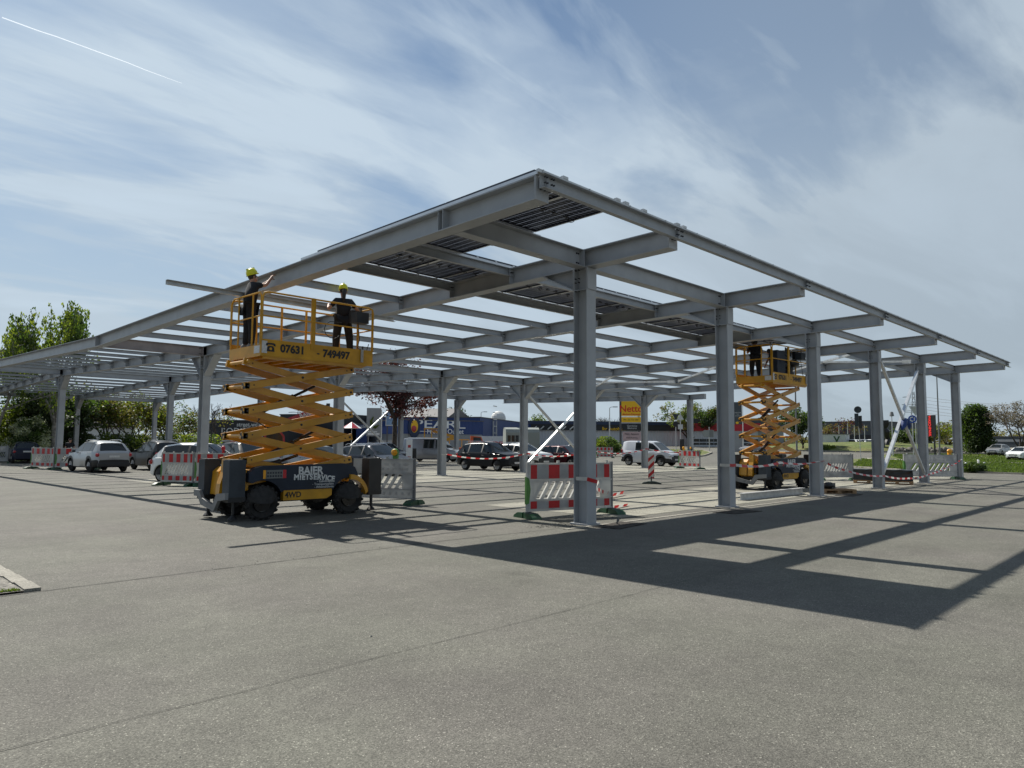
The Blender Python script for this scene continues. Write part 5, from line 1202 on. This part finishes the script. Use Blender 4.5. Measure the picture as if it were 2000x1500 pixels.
corr('c_white', (.50, .52, .55), .6); corr('c_blue', (.009, .035, .15), .6); corr('c_grey', (.24, .25, .26), .6)
def building(name, pa, da, pb_, db, label, bands, depth=18, roof='b_roof', parts=None, cat='building'):
    a = Vector((*at(pa, da), 0)); b = Vector((*at(pb_, db), 0)); zb_ = min(gh(a.x, a.y), gh(b.x, b.y)); L = (b-a).length; rz = math.atan2(b.y-a.y, b.x-a.x)
    r = empty(name, (a.x, a.y, zb_), rz, label, cat); dm = (da+db)/2; pm_ = (pa+pb_)/2; H = 0
    for nm, y0, y1, mm, proud in bands:           # y in photo rows at the middle of the facade
        z1, z0 = hgt(pm_, y0, dm)-zb_, (hgt(pm_, y1, dm)-zb_ if y1 < 900 else -.3); g = MB(); g.bx((-proud, -proud, z0), (L+proud, depth+proud, z1-.003)); g.build(nm, M[mm], r); H = max(H, z1)
    g = MB(); g.bx((-.1, -.1, H), (L+.1, depth+.1, H+.12)); g.build('roof', M[roof], r)
    return r, L, lambda py: hgt(pm_, py, dm)-zb_, (lambda px: L*(px-pa)/(pb_-pa))
def sgn(r, s, x, z, size, m, y=-.06, **k): return text('lettering', s, size, M[m], r, (x, y, z), dg(90, 0, 0), ext=.01, **k)
# blue outlet building
r, L, Z, X = building('store_building', 786, 104, 944, 110, 'blue building with large white lettering and round figure sign', [('blue_wall', 822, 848, 'c_blue', .0), ('wall', 848, 999, 'c_grey', -.1)], 22)
sgn(r, 'PEARL', X(857), Z(829.5), 1.75, 'white', sx=1.75, bold=.01); sgn(r, 'Factory Outlet', X(868), Z(843), 1.0, 'white', bold=.01)
g = MB(); g.bx((X(818), -.04, Z(843.6)), (X(843), -.02, Z(842.6))); g.build('stripe', M['white'], r)
g = MB(); g.ell((X(808), -.1, Z(835.5)), (.95, .12, 1.55), 0, 20, 12); g.ell((X(808), -.2, Z(834)), (.55, .12, .9), 1, 16, 10); g.ell((X(807), -.26, Z(838)), (.4, .1, .5), 2, 12, 8); g.build('round_emblem', [M['b_navy'], M['s_yellow'], M['redpaint']], r, 60)
g = MB(); z1 = Z(822); g.prism([(X(870), z1+.13), (X(878), z1+.9), (X(930), z1+.8), (X(943), z1+.13)], 8, 20); g.build('upper_roof', M['b_black'], r)
r, L, Z, X = building('store_building', 938, 112, 1042, 150, 'blue corrugated side wing right of the lettered blue building', [('blue_wall', 823, 999, 'c_blue', .0)], 20)
g = MB(); z1 = Z(823); g.prism([(2, z1), (8, z1+1.8), (16, z1+.1)], 6, 14); g.ell((L*.86, 6, z1+1.0), (1.5, 1.5, 1.5), 1, 16, 10); g.build('roof_structure', [M['b_roof'], M['b_pale']], r)
g = MB()
for k in range(6): g.bx((X(957), -.3, Z(860)+k*1.1), (X(962), -.1, Z(860)+k*1.1+.12))
g.bx((X(957)-.05, -.3, 0), (X(957)+.05, -.1, Z(826))); g.bx((X(962)-.05, -.3, 0), (X(962)+.05, -.1, Z(826))); g.build('ladder', M['b_pale'], r)
# long hall
r, L, Z, X = building('hall_building', 1030, 148, 1346, 156, 'long low white hall with black roof band behind the parked cars', [('roof_band', 827, 841, 'b_black', .5), ('blue_band', 824.5, 830, 'b_navy', .6), ('wall', 841, 999, 'c_white', .0)], 24)
sgn(r, 'Ihr Autohaus', X(1196), Z(838), .95, 's_yellow', y=-.65, bold=.01)
g = MB()
for k in range(6): g.bar((X(1040+k*14), -.9, Z(840)), (X(1047+k*14), -.9, Z(834)), .2, .2)
g.build('awning', M['b_pale'], r)
r, L, Z, X = building('hall_building', 1348, 150, 1480, 150, 'white hall with red fascia and dark window strips behind the traffic island', [('grey_band', 819, 827, 'b_dark', .3), ('red_fascia', 827, 842, 'b_red', .5), ('wall', 842, 999, 'c_white', .0)], 24)
for k in range(9):
    xa = X(1352+k*14.3); g = MB(); g.bx((xa, -.04, Z(863)), (xa+1.25*1.05, -.01, Z(857.5))); g.bx((xa, -.04, Z(869)), (xa+1.31, -.01, Z(865))); g.build('window', M['glass'], r)
r, L, Z, X = building('showroom_building', 1480, 150, 1530, 152, 'grey end of the red fascia hall seen through the far lift', [('grey_band', 820, 842, 'b_dark', .2), ('wall', 842, 999, 'b_grey', 0)], 22)
r, L, Z, X = building('hall_building', 1598, 190, 1712, 184, 'long dark grey industrial hall behind the roundabout', [('wall', 824, 999, 'b_dark', 0), ('lower_wall', 850, 999, 'b_black', .1)], 30)
r, L, Z, X = building('container_building', 1606, 150, 1650, 149, 'white container building with green mark beyond the roundabout', [('wall', 848.5, 999, 'c_white', 0)], 3)
g = MB(); g.prism([(X(1627), Z(852)), (X(1630), Z(852)), (X(1633.5), Z(859)), (X(1637), Z(852)), (X(1640), Z(852)), (X(1634), Z(864)), (X(1633), Z(864))], -.05, -.02); g.build('green_mark', M['green'], r)
# left buildings
r, L, Z, X = building('store_building', 402, 104, 520, 100, 'black low building with white lettering behind the bare tree', [('wall', 822, 999, 'b_black', 0)], 16)
sgn(r, 'BODY', X(458), Z(843), 1.25, 'b_pale', sx=1.0); sgn(r, 'street wear', X(489), Z(829.5), .75, 'b_pale', bold=.01); sgn(r, 'SHOP', X(484), Z(833.5), .45, 'b_pale')
r, L, Z, X = building('store_building', 548, 118, 668, 112, 'dark grey hall with stepped roof behind the red telehandler', [('wall', 810, 999, 'b_black', 0)], 18)
for k in range(2): g = MB(); xa = X(584+k*12); g.bx((xa, -.05, Z(862)), (xa+.7, -.02, Z(850))); g.build('window', M['b_pale'], r)
r, L, Z, X = building('store_building', 697, 112, 722, 112, 'small blue shop building left of the big poster boards', [('wall', 829, 999, 'b_blue', 0)], 10); sgn(r, 'outlet', X(708), Z(833), .7, 'white')
x, y = at(172, 104); h = empty('house', (x, y, gh(x, y)), face(172)+.5, 'pale gabled house between the trees on the left', 'house')
g = MB(); g.bx((-4, -3.5, 0), (4, 3.5, 3.4)); g.prism([(-3.5, 3.4), (3.5, 3.4), (0, 6.2)], -4, 4, ax='x'); g.build('wall', M['b_pale'], h)
g = MB()
for s in (-1, 1): g.quad([(-4.4, s*3.9, 3.15), (4.4, s*3.9, 3.15), (4.4, 0, 6.4), (-4.4, 0, 6.4)]); g.quad([(-4.4, s*3.9, 3.35), (4.4, s*3.9, 3.35), (4.4, 0, 6.6), (-4.4, 0, 6.6)])
g.build('roof', M['b_roof'], h)
for xx in (-2.4, 1.0): g = MB(); g.bx((xx, -3.56, 1), (xx+1.1, -3.51, 2.3)); g.build('window', M['glass'], h)
g = MB(); g.bx((4.02, -.6, 3.3), (4.06, .5, 4.4)); g.build('window', M['glass'], h)
# site hut and container
x, y = at(1019, 66); h = empty('site_hut', (x, y, 0), face(1019)+.15, 'grey green site hut on wheels with rounded roof behind the white crossover car', 'site hut')
g = MB(); g.prism([(-1.05, .6), (1.05, .6), (1.05, 2.55), (.85, 2.85), (.4, 3.02), (-.4, 3.02), (-.85, 2.85), (-1.05, 2.55)], -1.55, 1.5, ax='x'); g.build('wall', M['b_hut'], h)
for k in range(3): g = MB(); g.bx((-1.40+.36*k, -1.08, 1.75), (-1.13+.36*k, -1.055, 2.3)); g.build('window', M['glass'], h)
g = MB(); g.bx((-1.6, -1.0, .4), (1.6, 1.0, .58)); g.build('frame', M['black'], h)
for xx in (-.9, .9): w = wheel_geo(.35, .2, False).build('wheel', M['rubber'], h, 30); w.location = (xx, -.95, .35)
x, y = at(965, 100); g = MB(); g.bx((-3, -1.2, 0), (3, 1.2, 2.5)); o = g.build('shipping_container', M['c_white']); o.location = (x, y, gh(x, y)); o.rotation_euler = (0, 0, face(965)); tag(o, 'pale grey container between blue wing and site hut', 'container')
x, y = at(975, 74); g = MB(); g.prism([(-1.9, .2), (1.9, .2), (2.3, 1.75), (-2.3, 1.75)], -.9, .9); o = g.build('skip', M['redpaint']); o.location = (x, y, 0); o.rotation_euler = (0, 0, face(975)); tag(o, 'red rubbish skip behind the black off-road car', 'skip')
# ------------------------------------------------------------------ signs, masts, lamps
def post(px, D_, top, r=.04, z0=None): x, y = at(px, D_); return x, y, gh(x, y), hgt(px, top, D_)-gh(x, y)
def signpost(name, px, D_, top, label, items, r=.035, lean=0):
    x, y, z, H = post(px, D_, top); s = empty(name, (x, y, z), face(px), label, 'road sign'); g = MB(); g.tube([(lean, 0, -.1), (0, 0, H)], r, 0, 8); g.build('post', M['galv'], s)
    for nm, fn in items: fn(s, H, nm)
    return s
def disk(dz, r, m, rim='mgrey'):
    def f(s, H, nm): g = MB(); g.lathe((0, -.05, H+dz), (0, 1, 0), [(-.01, .001), (-.01, r), (.02, r), (.02, .001)], 0, 24); g.build(nm, M[m], s, 40)
    return f
def plate_(dz, w, h, m, dx=0, y=-.07):
    def f(s, H, nm): g = MB(); g.bx((dx-w/2, y-.02, H+dz-h/2), (dx+w/2, y+.01, H+dz+h/2)); g.build(nm, M[m], s)
    return f
def tri(dz, a, m, inv=True, rim=None):
    def f(s, H, nm):
        k = -1 if inv else 1; g = MB(); g.prism([(-a/2, H+dz-k*a*.43), (a/2, H+dz-k*a*.43), (0, H+dz+k*a*.43)], -.08, -.05, 0)
        if rim: g.prism([(-a*.36, H+dz-k*a*.34), (a*.36, H+dz-k*a*.34), (0, H+dz+k*a*.28)], -.085, -.0805, 1)
        g.build(nm, [M[m], M[rim or m]], s)
    return f
signpost('road_sign', 1676, 80, 796, 'dark back of a round sign above two tall plates, right of the third column', [('sign_disk', disk(-.22, .34, 'dgrey')), ('sign_plate', plate_(-1.25, .36, 1.3, 'dgrey', -.14)), ('sign_plate', plate_(-1.45, .30, 1.25, 'black', .20))], .03, .15)
def ringarrows(s, H, nm):
    g = MB()
    for k in range(3):
        a0 = math.radians(90+120*k); P = []
        for i in range(7): a = a0+i*.22; P.append((.17*math.cos(a), .17*math.sin(a)))
        for p, q in zip(P[:-1], P[1:]): g.bar((p[0], -.085, H-.3+p[1]), (q[0], -.085, H-.3+q[1]), .01, .09, 0, (0, 0, 1))
        a = a0-.12; tp = (.17*math.cos(a0-.42), .17*math.sin(a0-.42)); g.prism([(.25*math.cos(a0), H-.3+.25*math.sin(a0)), (.09*math.cos(a0), H-.3+.09*math.sin(a0)), (tp[0], H-.3+tp[1])], -.09, -.083)
    g.build(nm, M['white'], s)
M['signblue'] = mat('signblue', (.01, .06, .38), .35)
signpost('road_sign', 1782, 71, 812, 'blue roundabout sign with three white arrows, seen between the bracing columns', [('sign_disk', disk(-.3, .33, 'signblue')), ('arrows', ringarrows)])
signpost('road_sign', 1788, 74, 794, 'pale triangular give way sign above the blue roundabout sign', [('sign_triangle', tri(-.4, 1.0, 'b_pale', True, 'plastic_w'))])
signpost('road_sign', 1320, 78, 809, 'dark backs of a triangular and an octagonal sign at the traffic island', [('sign_triangle', tri(-.3, .72, 'dgrey')), ('sign_disk', disk(-1.05, .30, 'black'))])
signpost('road_sign', 1329, 66, 804, 'pale triangular sign with a square plate below, beside the traffic island', [('sign_triangle', tri(-.45, .62, 'b_pale', False)), ('sign_plate', plate_(-1.35, .42, .42, 'b_pale'))])
signpost('direction_sign', 1385, 120, 834, 'grey backs of arrow shaped direction signs in front of the red fascia hall', [('sign_arrow', lambda s, H, nm: (lambda g: (g.prism([(-1.2, H-.9), (-.8, H-.5), (.7, H-.5), (.7, H-1.6), (-.8, H-1.6)], -.1, -.06), g.build(nm, M['b_grey'], s)))(MB())), ('sign_plate', plate_(-1.05, .5, 1.2, 'mgrey', .3, -.14))], .06)
signpost('traffic_pillar', 1332, 56, 858, 'dark traffic unit box behind the front of the white van', [('box', lambda s, H, nm: (lambda g: (g.bx((-.16, -.15, .2), (.16, .15, H)), g.build(nm, M['black'], s)))(MB()))])
# discounter pylon
x, y, z, H = post(1230, 106, 772); s = empty('pylon_sign', (x, y, z), face(1230), 'tall yellow store sign with red lettering beside the white van', 'sign')
g = MB(); g.bx((-1.45, -.2, 0), (-1.15, .2, H)); g.bx((1.15, -.2, 0), (1.45, .2, H)); g.build('post', M['b_roof'], s)
def zz2(py): return hgt(1230, py, 106)-z
g = MB(); g.bx((-1.15, -.28, zz2(812.5)), (1.6, .22, H-.05)); g.build('yellow_panel', M['s_yellow'], s)
g = MB(); g.bx((-1.15, -.26, zz2(825)), (1.6, .2, zz2(815))); g.build('yellow_panel', M['s_yellow'], s)
for py in (813.8, 826.2): g = MB(); g.bx((-1.2, -.22, zz2(py+.6)), (1.6, .2, zz2(py-.6))); g.build('bar', M['white'], s)
g = MB(); g.bx((-1.05, -.24, zz2(840.5)), (1.5, .16, zz2(828))); g.build('dark_panel', M['b_black'], s)
g = MB(); g.bx((-1.0, -.26, zz2(861)), (1.6, .16, zz2(843.5))); g.build('poster', mat('posterpink', (.50, .36, .36), .6, 0, 2, .15), s)
sgn(s, 'Netto', .22, zz2(799), 1.35, 's_red', y=-.30, bold=.02); sgn(s, 'Marken-Discount', .25, zz2(809.5), .36, 's_red', y=-.30, bold=.004)
sgn(s, 'Mo - Sa 7-21 Uhr', .2, zz2(820), .30, 'b_black', y=-.28); sgn(s, 'Getränke', .35, zz2(832), .38, 'b_pale', y=-.26); sgn(s, 'Bäckerei', .35, zz2(836.5), .38, 'b_pale', y=-.26); sgn(s, 'Mehr Auswahl', .3, zz2(848), .34, 'b_black', y=-.28); sgn(s, 'frisch & günstig', .3, zz2(855), .26, 'b_black', y=-.28)
# red/grey pylon
x, y, z, H = post(1440, 122, 785.5); s = empty('pylon_sign', (x, y, z), face(1440), 'grey and red stele sign left of the far lift', 'sign'); k_ = lambda py: hgt(1440, py, 122)-z
g = MB(); g.bx((-.75, -.2, k_(829)), (.75, .2, H)); g.build('grey_panel', M['b_dark'], s); g = MB(); g.bx((-.75, -.2, k_(842)), (.75, .2, k_(829))); g.build('red_panel', M['b_red'], s); g = MB(); g.bx((-.75, -.2, 0), (.75, .2, k_(842))); g.build('base_panel', M['b_grey'], s)
for i, t_ in enumerate(('Lagerhaus', 'mit', 'Verkauf')): sgn(s, t_, .1, k_(806+3.2*i), .25, 'b_pale', y=-.21)
g = MB(); g.ell((0, -.22, k_(826)), (.25, .03, .2), 0, 12, 8); g.build('emblem', M['s_yellow'], s)
def mast(name, px, D_, top, label, cat='lamp post', r=.06, head='arm', mm='galv'):
    x, y, z, H = post(px, D_, top); s = empty(name, (x, y, z), face(px), label, cat); g = MB(); g.tube([(0, 0, 0), (0, 0, H*.5), (0, 0, H)], [r*1.5, r*1.2, r*.8], 0, 8); g.build('pole', M[mm], s)
    if head == 'arm': g = MB(); g.tube([(0, 0, H), (.2, 0, H+.12), (.5, 0, H+.15)], .035, 0, 6); g.box((.75, 0, H+.14), (.6, .22, .1)); g.build('lamp_head', M['mgrey'], s)
    if head == 'post': g = MB(); g.lathe((0, 0, H-.1), (0, 0, 1), [(0, .08), (.05, .3), (.6, .18), (.65, .001)], 0, 12); g.build('lamp_head', M['mgrey'], s)
    return s
mast('lamp_post', 1191, 96, 797, 'thin grey lamp post left of the yellow store sign'); mast('lamp_post', 1555, 84, 700, 'tall thin dark pole behind the far lift', head=None, r=.07, mm='mgrey'); mast('lamp_post', 1833, 74, 725, 'tall thin dark pole between the last two columns', r=.05, mm='mgrey', head=None)
mast('lamp_post', 940, 125, 806, 'small lamp post above the blue building roof'); mast('lamp_post', 1451, 118, 788, 'white pole beside the grey and red stele', head=None, mm='b_pale'); mast('lamp_post', 415, 70, 806, 'dark thin pole in front of the bare tree', r=.04, mm='black', head=None)
mast('flag_pole', 720, 80, 800, 'white flag pole left of the banana poster board', head=None, mm='b_pale', r=.05, cat='pole'); mast('flag_pole', 746, 78, 800, 'white flag pole right of the banana poster board', head=None, mm='b_pale', r=.05, cat='pole')
mast('street_lantern', 1742, 110, 812, 'lantern shaped lamp on the roundabout', head='post'); mast('street_lantern', 1721, 128, 786, 'dark banner mast behind the fourth column', head=None, r=.3, mm='b_dark', cat='banner')
for i, px in enumerate((1638, 1655, 1668, 1688)): mast('flag_pole', px, 165, 830 if i != 1 else 827, ('first', 'second', 'third', 'fourth')[i]+' thin pale pole from the left in front of the dark hall', head=None, mm='b_pale', r=.05, cat='pole', )
# poster boards
for px, w, t0, t1, lab, kind in ((731, 28, 797, 852, 'grey poster board with yellow green curved shape under the red leaved tree', 0), (771, 34, 800, 832, 'pale blue picture board beside the banana poster board', 1)):
    D_ = 76; x, y, z, H = post(px, D_, t0); s = empty('poster_board', (x, y, z), face(px), lab, 'poster board'); wm = w/2/FPX*D_*.98; zb0 = hgt(px, t1, D_)-z
    g = MB(); g.bx((-wm, -.08, zb0), (wm, .08, H)); g.build('board', M['b_grey' if kind == 0 else 'b_pale'], s)
    g = MB(); [g.bx((sx*wm*.8-.06, .1, 0), (sx*wm*.8+.06, .2, H)) for sx in (-1, 1)]; g.build('post', M['b_roof'], s)
    g = MB(); zc = (zb0+H)/2
    if kind == 0:
        g.tube([(-.05, -.12, zc+.55), (-.28, -.12, zc+.1), (-.2, -.12, zc-.35), (.15, -.12, zc-.55), (.5, -.12, zc-.3)], [.05, .13, .17, .15, .05], 0, 8); g.build('curved_shape', M['leafyel'], s)
        g = MB(); g.bx((-.6, -.1, zb0+.15), (.6, -.085, zb0+.32)); g.bx((-.6, -.1, zb0+.4), (.35, -.085, zb0+.5)); g.build('text_block', M['white'], s)
    else:
        g.bx((-wm+.08, -.1, zb0+.1), (wm-.08, -.085, H-.1), 0); g.prism([(-.3, zb0+.2), (-.1, zb0+.9), (.05, zb0+1.3), (.2, zb0+.9), (.15, zb0+.2)], -.12, -.105, 1); g.build('picture', [mat('picblue', (.20, .32, .50), .5, 0, 3, .2), M['b_dark']], s)
x, y, z, H = post(688, 70, 824); s = empty('parasol', (x, y, z), face(688), 'red and white parasol far behind the dark estate car', 'parasol'); g = MB(); g.tube([(0, 0, 0), (0, 0, H-.1)], .03); g.build('pole', M['b_pale'], s)
g = MB()
for i in range(8):
    a, b = math.pi*i/4, math.pi*(i+1)/4; g.quad([(0, 0, H), (.95*math.cos(a), .95*math.sin(a), H-.6), (.95*math.cos(b), .95*math.sin(b), H-.6)], i % 2)
g.build('canopy', [M['redpaint'], M['white']], s)
# LED price board
x, y, z, H = post(1818, 112, 811); s = empty('display_board', (x, y, z), face(1818)-.5, 'dark upright board with glowing red vertical lettering', 'display'); zb0 = hgt(1818, 853, 112)-z
g = MB(); g.bx((-.85, -.12, zb0), (.6, .12, H)); g.bx((-.7, -.1, 0), (-.55, .1, zb0)); g.bx((.3, -.1, 0), (.45, .1, zb0)); g.build('board', M['b_black'], s)
em = bpy.data.materials.new('led_red'); em.use_nodes = True; b_ = em.node_tree.nodes['Principled BSDF']; b_.inputs['Base Color'].default_value = (.5, .02, .02, 1); b_.inputs['Emission Color'].default_value = (1, .05, .04, 1); b_.inputs['Emission Strength'].default_value = .55; M['led'] = em
text('lettering', 'WASCHPARK', .46, M['led'], s, (-.12, -.13, (H+zb0)/2), (R(90), R(90), 0), ext=.01, bold=.008)
# sculpture on the roundabout
x, y, z, H = post(1730, 132, 821); g = MB(); rnd = random.Random(8); p = Vector((0, 0, 0)); pts = []
for i in range(9): pts.append((rnd.uniform(-.35, .35), rnd.uniform(-.2, .2), H*i/8))
g.tube(pts, [.35+.28*rnd.random() for _ in pts], 0, 7); 
for i in range(6): a = pts[2+i]; g.tube([a, (a[0]+rnd.uniform(-.9, .9), a[1], a[2]+rnd.uniform(-.5, .5))], [.22, .08], 0, 6)
o = g.build('sculpture', M['black'], None, 40); o.location = (x, y, z); tag(o, 'black knotted sculpture on the roundabout behind the fourth column', 'sculpture')
g = MB(); rnd = random.Random(5); gx, gy = at(1765, 126)
stc = []
for i, px in enumerate(range(1748, 1872, 4)):
    x, y = at(px+rnd.uniform(-1, 1), 127+rnd.uniform(-1.5, 1.5)); z = gh(x, y)+.25; g.ell((x, y, z), (rnd.uniform(.3, .7), rnd.uniform(.3, .5), rnd.uniform(.3, .65)), 0, 7, 5)
o = g.build('boulders', M['gravel']); tag(o, kind='stuff')
# power pylons with wires
def pylon(px, D_, top, label, w=6):
    x, y = at(px, D_); z = gh(x, y); H = hgt(px, top, D_)-z; s = empty('power_pylon', (x, y, z), face(px), label, 'power pylon'); g = MB()
    def wd(t): return w/2*(1-t)**1.3+.5
    n = 12; lv = [H*i/n for i in range(n+1)]
    for i in range(n):
        a, b = wd(i/n), wd((i+1)/n)
        for sx in (-1, 1):
            for sy in (-1, 1): g.bar((sx*a, sy*a, lv[i]), (sx*b, sy*b, lv[i+1]), .28, .28)
            g.bar((-sx*a, -a, lv[i]), (sx*b, -b, lv[i+1]), .16, .16); g.bar((-sx*a, a, lv[i]), (sx*b, b, lv[i+1]), .16, .16)
    g.build('tower', M['mgrey'], s)
    for t in (.62, .76, .9): g = MB(); h = H*t; L_ = w*(1.35-t*.6); g.bar((-L_, 0, h), (L_, 0, h), .22, .3); g.bar((-L_, 0, h), (0, 0, h+1.8), .14, .14); g.bar((L_, 0, h), (0, 0, h+1.8), .14, .14); g.build('crossarm', M['mgrey'], s)
    return Vector((x, y, z+H*.78)), s
pa_, s1 = pylon(1786, 620, 765, 'lattice power pylon on the horizon behind the diagonal braces', 9)
pb2, s2 = pylon(587, 520, 771, 'lattice power pylon seen through the near scissor lift', 8)
for i, dz in enumerate((0, -4.5, 5)):
    for off in (-6, 6):
        g = MB(); e = Vector((*at(2350, 560), pa_.z)); 
        pts = []
        for k in range(13): t = k/12; p = pa_.lerp(e, t); p.z += dz-4*9*t*(1-t); p += Vector((0, off, 0)); pts.append(p)
        g.tube(pts, .10, 0, 4); o = g.build('power_wire', M['mgrey']); tag(o, ('lower', 'middle', 'upper')[(1, 0, 2)[i]]+' thin power wire on the '+('near' if off < 0 else 'far')+' arm side, right of the pylon', 'wire', 'power wires')
# contrail: a thin ice cloud 7 km up
def sky_pt(px, py, z=3500):
    v = rt*0+(r2*((px-1000)/FPX)+u2*(-(py-750)/FPX)+fw); v.normalize(); t = (z-1.65)/v.z; return Vector((CX, CY, 1.65))+v*t
m = bpy.data.materials.new('vapour'); m.use_nodes = True; t = m.node_tree; t.nodes.clear(); out = t.nodes.new('ShaderNodeOutputMaterial'); tr = t.nodes.new('ShaderNodeBsdfTransparent'); tl = t.nodes.new('ShaderNodeBsdfTranslucent'); tl.inputs[0].default_value = (1, 1, 1, 1); ms = t.nodes.new('ShaderNodeMixShader'); ms.inputs[0].default_value = .15
t.links.new(tr.outputs[0], ms.inputs[1]); t.links.new(tl.outputs[0], ms.inputs[2]); t.links.new(ms.outputs[0], out.inputs[0]); M['vapour'] = m
g = MB(); P = [sky_pt(4+(356-4)*i/10, 34+(163-34)*i/10+(-1.5 if 2 < i < 8 else 0)) for i in range(11)]; g.tube(P, [5, 5, 4.5, 4.5, 4, 4, 4, 3.5, 3, 2.5, 1.5], 0, 8)
tag(g.build('contrail', M['vapour'], None, 60), 'thin white aircraft trail crossing the upper left sky', 'contrail')

r, L, Z, X = building('hall_building', 1925, 178, 2120, 172, 'low dark building behind the half bare tree at the right edge', [('wall', 853, 999, 'b_dark', 0), ('window_band', 858, 863, 'b_grey', .05)], 12)
rnd = random.Random(3); v, f = [], []
for i in range(70):
    px = 1500+i*9; x, y = at(px+rnd.uniform(-4, 4), 230+rnd.uniform(-15, 15)); h = rnd.uniform(3.0, 5.5) if px > 1600 else 3; leaves(v, f, (x, y, gh(x, y)+h*.45), (3.2, 3.2, h*.5), 150, .35, rnd)
for i in range(60):
    px = -60+i*20; x, y = at(px+rnd.uniform(-6, 6), 190+rnd.uniform(-12, 12)); h = rnd.uniform(4.0, 6.5); leaves(v, f, (x, y, gh(x, y)+h*.45), (3.4, 3.4, h*.5), 130, .32, rnd)
leafmesh('distant_woodland', v, f, 'leafolive', None)['kind'] = 'stuff'
# rubble and crumbs at the foot of the first column, small pale grit on the asphalt
rnd = random.Random(21); v, f = [], []
def pebble(x, y, r):
    k = len(v); n = 5; v.extend([(x+r*math.cos(a*6.283/n)*rnd.uniform(.7, 1.2), y+r*math.sin(a*6.283/n)*rnd.uniform(.7, 1.2), .001) for a in range(n)]); v.append((x, y, r*rnd.uniform(.5, .9)+.002))
    for a in range(n): f.append((k+a, k+(a+1) % n, k+n))
for i in range(260): pebble(-.55+rnd.gauss(0, .32), .28+rnd.gauss(0, .13), rnd.uniform(.006, .022))
for i in range(120): pebble(2.9+rnd.gauss(0, .5), .9+rnd.gauss(0, .2), rnd.uniform(.005, .018))
for i in range(160): pebble(rnd.uniform(-8, 14), .02+rnd.gauss(0, .16), rnd.uniform(.004, .012))
me = bpy.data.meshes.new('rubble'); me.from_pydata(v, [], f); me.materials.append(M['gravel']); link('rubble', me)['kind'] = 'stuff'
v, f = [], []
for i in range(420): x, y = rnd.uniform(-11, 8), rnd.uniform(-8, 1); pebble(x, y, rnd.uniform(.003, .008))
for x, y in ((-6.2, -3.2), (-8.1, -4.1), (-4.6, -5.2), (-5.4, -1.8), (.6, -3.2)): pebble(x, y, .018)
me = bpy.data.meshes.new('grit'); me.from_pydata(v, [], f); me.materials.append(M['kerbstone']); link('grit', me)['kind'] = 'stuff'
